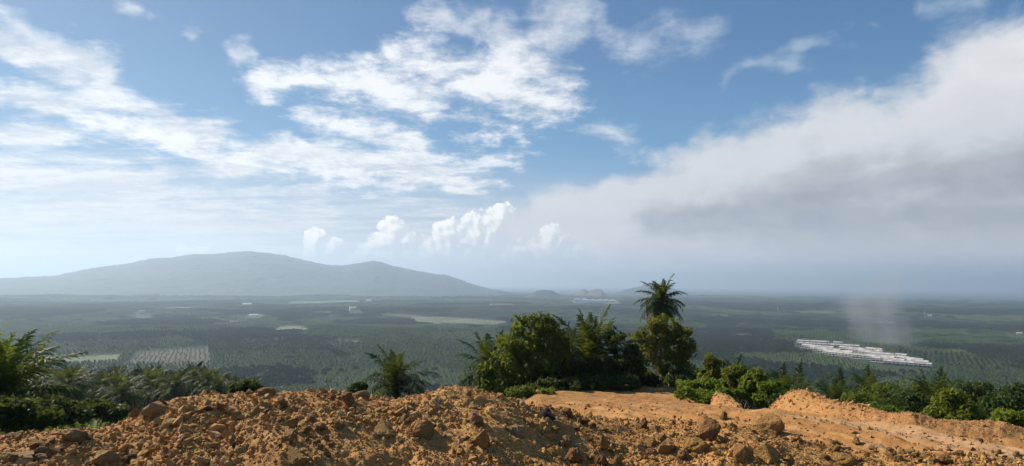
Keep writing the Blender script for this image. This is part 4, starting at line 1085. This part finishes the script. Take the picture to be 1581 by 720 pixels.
def inside(poly, x, y):
    r = np.zeros(len(x), bool); n = len(poly)
    for i in range(n):
        (x0, y0), (x1, y1) = poly[i], poly[(i+1) % n]
        r ^= ((y0 > y) != (y1 > y)) & (x < (x1-x0)*(y-y0)/((y1-y0) or 1e-9)+x0)
    return r
# belts of forest (darker bands in the photo)
BELTS = [((60,533),(330,522),(480,527),(480,519),(330,513),(60,523)), ((180,506),(300,498),(300,490),(180,498)), ((300,528),(470,520),(470,510),(330,514)), ((478,542),(520,560),(545,556),(470,526),(440,522)),
         ((440,532),(520,530),(520,522),(440,522)), ((100,480),(300,470),(300,464),(100,472)), ((330,476),(420,480),(420,472),(330,468)), ((560,500),(640,500),(640,494),(560,492)), ((430,500),(540,487),(540,478),(420,486))]
BELTS = [np.array([hit_valley(*q).xy for q in bq]) for bq in BELTS]
seeds = []; tries = 0
while len(seeds) < 540 and tries < 40000:
    tries += 1
    a = R(random.uniform(-66, 66)); r = 450+7500*random.random()**1.5
    p = (r*math.sin(a), r*math.cos(a)); sep = 130+r*0.05
    if all((p[0]-q[0])**2+(p[1]-q[1])**2 > sep*sep for q in seeds): seeds.append(p)
seeds = np.array(seeds)
kinds = rng.choice(5, len(seeds), p=[0.30, 0.29, 0.17, 0.17, 0.07])     # dark, mid, pale palms; forest; brown forest
rots = rng.uniform(0, math.pi, len(seeds))
sa, sr = np.degrees(np.arctan2(seeds[:, 0], seeds[:, 1])), np.hypot(seeds[:, 0], seeds[:, 1])
kinds = np.where((sa < -8)&(sr < 2600)&(kinds != 3)&(rng.random(len(seeds)) < 0.75), rng.choice([1, 2], len(seeds)), kinds)
def near_seed(x, y):
    best, idx, second = np.full(len(x), 1e18), np.zeros(len(x), int), np.full(len(x), 1e18)
    wx, wy = x+55*fbm(x/150, y/150, 4, 61), y+55*fbm(y/150, x/150, 4, 62)
    for k, (sx, sy) in enumerate(seeds):
        d = (wx-sx)**2+(wy-sy)**2; m = d < best
        second = np.where(m, best, np.minimum(second, d)); idx[m] = k; best = np.where(m, d, best)
    return idx, np.sqrt(second)-np.sqrt(best)
def valley_points(r0, r1, sp, cut=1.0):
    xs, ys, ks = [], [], []
    for k, (sx, sy) in enumerate(seeds):
        if not (r0-500 < math.hypot(sx, sy) < r1+500): continue
        n = int(520/sp); g = (np.arange(-n, n+1))*sp
        gx, gy = np.meshgrid(g*1.14, g*0.86, indexing='ij'); gx = gx+(np.arange(2*n+1) % 2)[None, :]*sp*0.5
        c, s = math.cos(rots[k]), math.sin(rots[k])
        X0, Y0 = (sx+gx*c-gy*s).ravel(), (sy+gx*s+gy*c).ravel()
        rr = np.hypot(X0, Y0); aa = np.degrees(np.arctan2(X0, Y0)); m = (rr > r0)&(rr < r1)&(np.abs(aa) < 62)
        X0, Y0 = X0[m], Y0[m]
        if not len(X0): continue
        loc = np.argsort(np.hypot(seeds[:, 0]-sx, seeds[:, 1]-sy))[:16]
        wx, wy = X0+55*fbm(X0/150, Y0/150, 4, 61), Y0+55*fbm(Y0/150, X0/150, 4, 62)
        D = np.stack([np.hypot(wx-seeds[q, 0], wy-seeds[q, 1]) for q in loc]); ds = np.sort(D, 0)
        m = (D.argmin(0) == 0)&(ds[1]-ds[0] > 4*cut)&((fbm(X0/70, Y0/70, 3, 63) < 0.62)|(rng.random(len(X0)) < 0.25))
        xs.append(X0[m]); ys.append(Y0[m]); ks.append(np.full(m.sum(), k))
    x, y, k = np.concatenate(xs), np.concatenate(ys), np.concatenate(ks)
    ok = np.ones(len(x), bool)
    for P in keep_out: ok &= ~inside(P, x, y)
    for px, py, *_ in pts: ok &= (x-px)**2+(y-py)**2 > 36
    x, y, k = x[ok], y[ok], k[ok]
    kind = kinds[k].copy()
    jx, jy = x+22*fbm(x/60, y/60, 3, 64), y+60*fbm(y/60, x/60, 3, 65)
    for P in BELTS: kind[inside(P, jx, jy)&(rng.random(len(x)) < 0.85)] = 3
    kind = np.where((rng.random(len(x)) < 0.10), rng.integers(0, 4, len(x)), kind)
    return x, y, kind
x, y, kd = valley_points(480, 1900, 9.2)
jit = np.where(kd >= 3, 3.0, 0.8)
x, y = x+rng.normal(0, 1, len(x))*jit, y+rng.normal(0, 1, len(y))*jit
ix = np.where(kd < 3, kd*2+rng.integers(0, 2, len(x)), np.where(kd == 3, 6+rng.integers(0, 2, len(x)), 8))
swap = rng.random(len(x)); ix = np.where((kd < 3)&(swap < 0.16), rng.integers(0, 6, len(x)), ix)
sc = np.where(kd >= 3, rng.uniform(0.6, 1.15, len(x)), rng.uniform(0.88, 1.32, len(x)))*np.where(kd == 2, 0.85, 1.0)*(1+0.18*fbm(x/120, y/120, 2, 66))
ex = np.array(extra); er = np.hypot(ex[:, 0], ex[:, 1])
x, y = np.concatenate([x, ex[:, 0]]), np.concatenate([y, ex[:, 1]])
ix = np.concatenate([ix, rng.integers(2, 6, len(ex))]); sc = np.concatenate([sc, np.where(er < 2000, 0.66, 0.75)*rng.uniform(0.85, 1.15, len(ex))])
zoff = np.concatenate([np.zeros(len(x)-len(ex)), -4.5*0.5*0.75*np.ones(len(ex))])
scatter('plantation', np.stack([x, y, base_z(x, y)+zoff], -1), rng.uniform(0, 6.28, len(x)), sc, ix, TEMPL)
n_pal = len(x)
x, y, kd = valley_points(1900, 5200, 34, 0.3)
scatter('far_woods', np.stack([x, y, base_z(x, y)], -1), rng.integers(0, 4, len(x))*math.pi/2+rng.normal(0, .05, len(x)), rng.uniform(0.9, 1.15, len(x)), kd, TILE)
n_til = len(x)
x, y, kd = valley_points(5200, 9000, 75, 0.2)
scatter('distant_woods', np.stack([x, y, base_z(x, y)], -1), rng.integers(0, 4, len(x))*math.pi/2, rng.uniform(1.6, 2.3, len(x)), np.minimum(kd, 3), TILE)
print('scatter', n_pal, n_til, len(x))
# undergrowth on the slopes round the mound
def clump(seed, n, rad, size, mat, flat=0.7):
    r = np.random.default_rng(seed); d = r.normal(size=(n, 3)); d /= np.linalg.norm(d, axis=1)[:, None]; d[:, 2] = np.abs(d[:, 2])*flat
    V, F = leaf_cloud(d*rad*0.7, np.full(n, rad*0.4), 12, size, seed, 0.6); return template('clump_form', V, F, mat)
UT = [clump(700, 14, 0.8, 0.24, 'leaf_dark'), clump(701, 14, 0.8, 0.26, 'leaf_broad'), clump(702, 12, 0.7, 0.22, 'leaf_bright'), clump(703, 16, 1.0, 0.3, 'leaf_dark')]
n = 11500
a = rng.uniform(-62, 62, n); r = 9.5*np.exp(rng.random(n)*math.log(420/9.5))
x, y = r*np.sin(np.radians(a)), r*np.cos(np.radians(a))
ro = np.interp(a, RA, RO); br = np.interp(a, BA, BRR)
ok = ((a < -3.5)&(r > 10.0)) | ((a >= -3.5)&(r > np.maximum(ro, np.where((a > 15)&(a < 50), br+0.9, 0))+1.2))
ok &= ~((a > -14)&(a < -3.5)&(r < 14))
x, y, r, a = x[ok], y[ok], r[ok], a[ok]
scatter('undergrowth', np.stack([x, y, base_z(x, y)-0.1], -1), rng.uniform(0, 6.28, len(x)), np.where(r < 40, rng.uniform(0.35, 0.9, len(x)), rng.uniform(0.9, 2.6, len(x))), rng.choice(4, len(x), p=[0.35, 0.25, 0.12, 0.28]), UT)

# ------------------------------------------------------------------ the housing estate in the valley
def boxes(bs):
    V, F = [], []
    for k, (x0, x1, y0, y1, z0, z1) in enumerate(bs):
        V += [(x0,y0,z0),(x1,y0,z0),(x1,y1,z0),(x0,y1,z0),(x0,y0,z1),(x1,y0,z1),(x1,y1,z1),(x0,y1,z1)]
        o = 8*k; F += [(o+0,o+3,o+2,o+1),(o+4,o+5,o+6,o+7),(o+0,o+1,o+5,o+4),(o+1,o+2,o+6,o+5),(o+2,o+3,o+7,o+6),(o+3,o+0,o+4,o+7)]
    return np.array(V, float), np.array(F)
UW = 6.6
def terrace_meshes(n):
    L = n*UW
    wall = mesh_np('wall', *(lambda q: (q[0], [q[1]]))(boxes([(0, L, 0, 11, -2, 6.2)]+[(k*UW-0.12, k*UW+0.12, -3.2, -0.003, -2, 3.4) for k in range(n+1)])), False, 'house_wall')
    V = np.array([(-.4,-.9,6.0),(L+.4,-.9,6.0),(L+.4,5.5,8.4),(-.4,5.5,8.4),(-.4,11.9,6.0),(L+.4,11.9,6.0),(-.4,-.9,5.8),(L+.4,-.9,5.8),(L+.4,11.9,5.8),(-.4,11.9,5.8)], float)
    roofs = mesh_np('roof', V, [np.array([(0,1,2,3),(3,2,5,4),(6,7,1,0),(8,9,4,5),(9,8,7,6)]), np.array([(1,5,2),(0,3,4)]), np.array([(7,8,5,1),(9,6,0,4)])], False, 'house_roof')
    porch = mesh_np('porch_roof', *(lambda q: (q[0], [q[1]]))(boxes([(k*UW+0.15, (k+1)*UW-0.15, -3.4, -0.004, 3.0, 3.2) for k in range(n)])), False, 'house_roof')
    win = mesh_np('window', *(lambda q: (q[0], [q[1]]))(boxes([(1.2, 5.0, -0.05, 0.4, 4.0, 5.4)])), False, 'house_opening')
    door = mesh_np('door', *(lambda q: (q[0], [q[1]]))(boxes([(0.8, 5.6, -0.05, 0.4, 0.2, 2.6)])), False, 'house_opening')
    par = mesh_np('party_wall', *(lambda q: (q[0], [q[1]]))(boxes([(k*UW-0.15, k*UW+0.15, 0.2, 10.8, 6.2, 8.75-abs(0)) for k in range(1, n) if k % 2 == 0] or [(0, .1, 0, .1, 0, .1)])), False, 'house_wall')
    return wall, roofs, porch, win, door, par
TM = {}
def terrace(p0, p1, label):
    d = (p1-p0); L = d.length; n = max(2, int(L/UW)); n = min(n, 14)
    if n not in TM: TM[n] = terrace_meshes(n)
    w, rf, po, wi, dr, pa = TM[n]
    z = float(base_z(np.array([p0.x]), np.array([p0.y]))[0])+0.6
    t = thing('terrace_house', label, 'house', (p0.x, p0.y, z), math.atan2(d.y, d.x), 'white terrace houses of the valley estate')
    link('wall', w, t); link('roof', rf, t); link('porch_roof', po, t)
    for k in range(n):
        link('window', wi, t, (k*UW, 0, 0)); link('door', dr, t, (k*UW, 0, 0))
ROWS = [((1231,530),(1304,533.5)), ((1230,533.5),(1334,538.5)), ((1238,537),(1364,545)), ((1248,540.5),(1364,548.5)), ((1262,544),(1402,554.5)), ((1270,547.5),(1402,558.5)), ((1316,553),(1428,562)), ((1346,558),(1436,565.5)), ((1364,563),(1440,568.5))]
nrow = 0
for ri, (q0, q1) in enumerate(ROWS):
    A, B = hit_valley(*q0).xy, hit_valley(*q1).xy
    L = (B-A).length; dirv = (B-A)/L; s = 0.0; i = 0
    which = ['rearmost', 'second rearmost', 'third', 'fourth', 'middle', 'sixth', 'seventh', 'second nearest', 'nearest'][ri]
    while s < L-14:
        l = min(random.choice((53, 66, 79)), L-s)
        place = ('first', 'second', 'third', 'fourth', 'fifth', 'sixth')[min(i, 5)]
        terrace(A+dirv*s, A+dirv*(s+l), f'{place} white terrace from the tapered end in the {which} row of the estate')
        s += l+random.choice((3, 4, 8)); i += 1; nrow += 1
    if ri < len(ROWS)-1:                      # pale street in front of the row
        nrm = Vector((dirv.y, -dirv.x)); nrm = nrm if nrm.y < 0 else -nrm
        P0, P1 = A+nrm*9, B+nrm*9; m = 30
        s_ = np.linspace(0, 1, m); cx, cy = P0.x+(P1.x-P0.x)*s_, P0.y+(P1.y-P0.y)*s_
        xs = np.stack([cx-nrm.x*4, cx+nrm.x*4], 1); ys = np.stack([cy-nrm.y*4, cy+nrm.y*4], 1)
        setting('street', mesh_np('street', np.stack([xs, ys, base_z(xs, ys)+0.7], -1).reshape(-1, 3), [grid_faces(m, 2)], True, 'road_pale'))

# ------------------------------------------------------------------ far white sheds, houses, pylons
def shed(label, u, v, wpx, hgt, dep, rz=0.0, cat='building', name='warehouse', bays=1):
    p = SHED_AT[label]; k = math.hypot(p.x, p.y)/FPX; L = wpx*k
    t = thing(name, label, cat, p, -math.atan2(p.x, p.y)+rz)
    V, F = boxes([(-L/2, L/2, 0, dep, -4, hgt)]); link('wall', mesh_np('wall', V, [F], False, 'house_wall'), t)
    n = bays
    for b_ in range(n):
        x0, x1 = -L/2+L*b_/n, -L/2+L*(b_+1)/n; xm = (x0+x1)/2
        V = np.array([(x0-.5,-1,hgt),(xm,-1,hgt*1.35),(x1+.5,-1,hgt),(x0-.5,dep+1,hgt),(xm,dep+1,hgt*1.35),(x1+.5,dep+1,hgt)], float)
        if n == 1: V = np.array([(x0-1,-1,hgt),(x0-1,dep/2,hgt*1.4),(x0-1,dep+1,hgt),(x1+1,-1,hgt),(x1+1,dep/2,hgt*1.4),(x1+1,dep+1,hgt)], float)
        link('roof', mesh_np('roof', V, [np.array([(0,1,4,3),(1,2,5,4),(0,3,5,2)]), np.array([(0,2,1),(3,4,5)])], False, 'metal_white' if name == 'warehouse' else 'house_wall'), t)
    return t
for q in SHEDS: shed(*q)
def pylon(label, u, v, hpx):
    p = hit_valley(u, v); h = hpx*math.hypot(p.x, p.y)/FPX
    t = thing('pylon', label, 'pylon', p, 0.4); w = h*0.11
    legs = []
    for sx, sy in ((1,1),(1,-1),(-1,-1),(-1,1)):
        V, F = tube([(sx*w, sy*w, -2), (sx*w*.35, sy*w*.35, h*.6), (sx*w*.12, sy*w*.12, h)], [.45, .4, .3], 4); link('leg', mesh_np('leg', V, [F], False, 'metal_grey'), t)
    for z in (.66, .78, .9):
        V, F = tube([(-w*1.5, 0, h*z), (0, 0, h*z+.6), (w*1.5, 0, h*z)], [.25, .5, .25], 4); link('cross_arm', mesh_np('cross_arm', V, [F], False, 'metal_grey'), t)
    br = []
    for q in range(5):
        z0, z1 = h*q/6, h*(q+1)/6; a0, a1 = w*(1-z0/h*1.05), w*(1-z1/h*1.05)
        for (sx, sy), (tx, ty) in (((1,1),(1,-1)),((1,-1),(-1,-1)),((-1,-1),(-1,1)),((-1,1),(1,1))):
            br.append(tube([(sx*a0, sy*a0, z0), (tx*a1, ty*a1, z1)], [.18, .18], 3))
    V, F = merge(br); link('bracing', mesh_np('bracing', V, [F], False, 'metal_grey'), t)
pylon('grey lattice pylon on the hazy plain beyond the tall palm', 1201, 482, 8)
pylon('grey lattice pylon near the pair of small white houses', 1428, 491, 9)

# ------------------------------------------------------------------ air: smoke above the estate, haze over all
def smoke():
    p0 = hit_valley(1372, 536); k = math.hypot(*p0.xy)/FPX
    S = np.array([(1388,548,56),(1380,528,84),(1368,507,108),(1352,488,122),(1336,470,126),(1322,454,110)], float)
    C_ = [Vector((at(u, v, p0.y).x, p0.y+4*i, at(u, v, p0.y).z)) for i, (u, v, _) in enumerate(S)]
    V, F = tube([tuple(c) for c in C_], [q*k for q in S[:, 2]], 20)
    ctr = np.mean([c[:] for c in C_], 0); V = V-ctr
    F = [F, np.arange(19, -1, -1)[None], (np.arange(20)+20*(len(S)-1))[None]]
    me = mesh_np('smoke', V, F, True)
    m = bpy.data.materials.new('smoke_volume'); m.use_nodes = True; nt = m.node_tree; nt.nodes.clear(); b = NB(nt)
    out = b.node('ShaderNodeOutputMaterial'); pv = b.node('ShaderNodeVolumePrincipled')
    pv.inputs['Density Attribute'].default_value = ''; pv.inputs['Color'].default_value = (0.85, 0.9, 0.95, 1); pv.inputs['Anisotropy'].default_value = 0.3
    co = b.coord('Object'); x, y, z = b.sep(co)
    bot, top = float(V[:, 2].min()), float(V[:, 2].max())
    tz = b.lin(z, bot, top, 0.0, 1.0)
    ax = b.lin(z, bot, top, float(C_[0].x-ctr[0]), float(C_[-1].x-ctr[0]))
    rad = b.lin(z, bot, top, 46*k, 120*k)
    n = b.noise(b.mapv(co, scale=(1, 1, 0.55)), 0.014, 4, 0.6)
    q = b.vmath('LENGTH', b.comb((x-ax)/rad, y/rad, 0.0), out=1)+(n-0.5)*1.9
    d = b.smooth(q, 0.75, 0.1)*b.smooth(tz, 0.0, 0.12)*b.smooth(tz, 1.0, 0.55)*0.0040
    b.put(pv.inputs['Density'], d); nt.links.new(pv.outputs[0], out.inputs['Volume'])
    m.cycles.volume_step_rate = 1.0
    me.materials.append(m)
    o = setting('smoke', me, 'stuff'); o.location = ctr
smoke()
def haze():
    V, F = boxes([(-47000, 47000, -47000, 47000, VALLEY-45, 650)])
    me = mesh_np('haze', V, [F], False)
    m = bpy.data.materials.new('haze_air'); m.use_nodes = True; nt = m.node_tree; nt.nodes.clear(); b = NB(nt)
    out = b.node('ShaderNodeOutputMaterial'); pv = b.node('ShaderNodeVolumePrincipled')
    pv.inputs['Density Attribute'].default_value = ''; pv.inputs['Color Attribute'].default_value = ''; pv.inputs['Temperature Attribute'].default_value = ''
    pv.inputs['Color'].default_value = (0.65, 0.82, 1.0, 1); pv.inputs['Density'].default_value = 1.12e-4; pv.inputs['Anisotropy'].default_value = 0.33
    nt.links.new(pv.outputs[0], out.inputs['Volume'])
    me.materials.append(m); setting('haze', me, 'stuff')
haze()
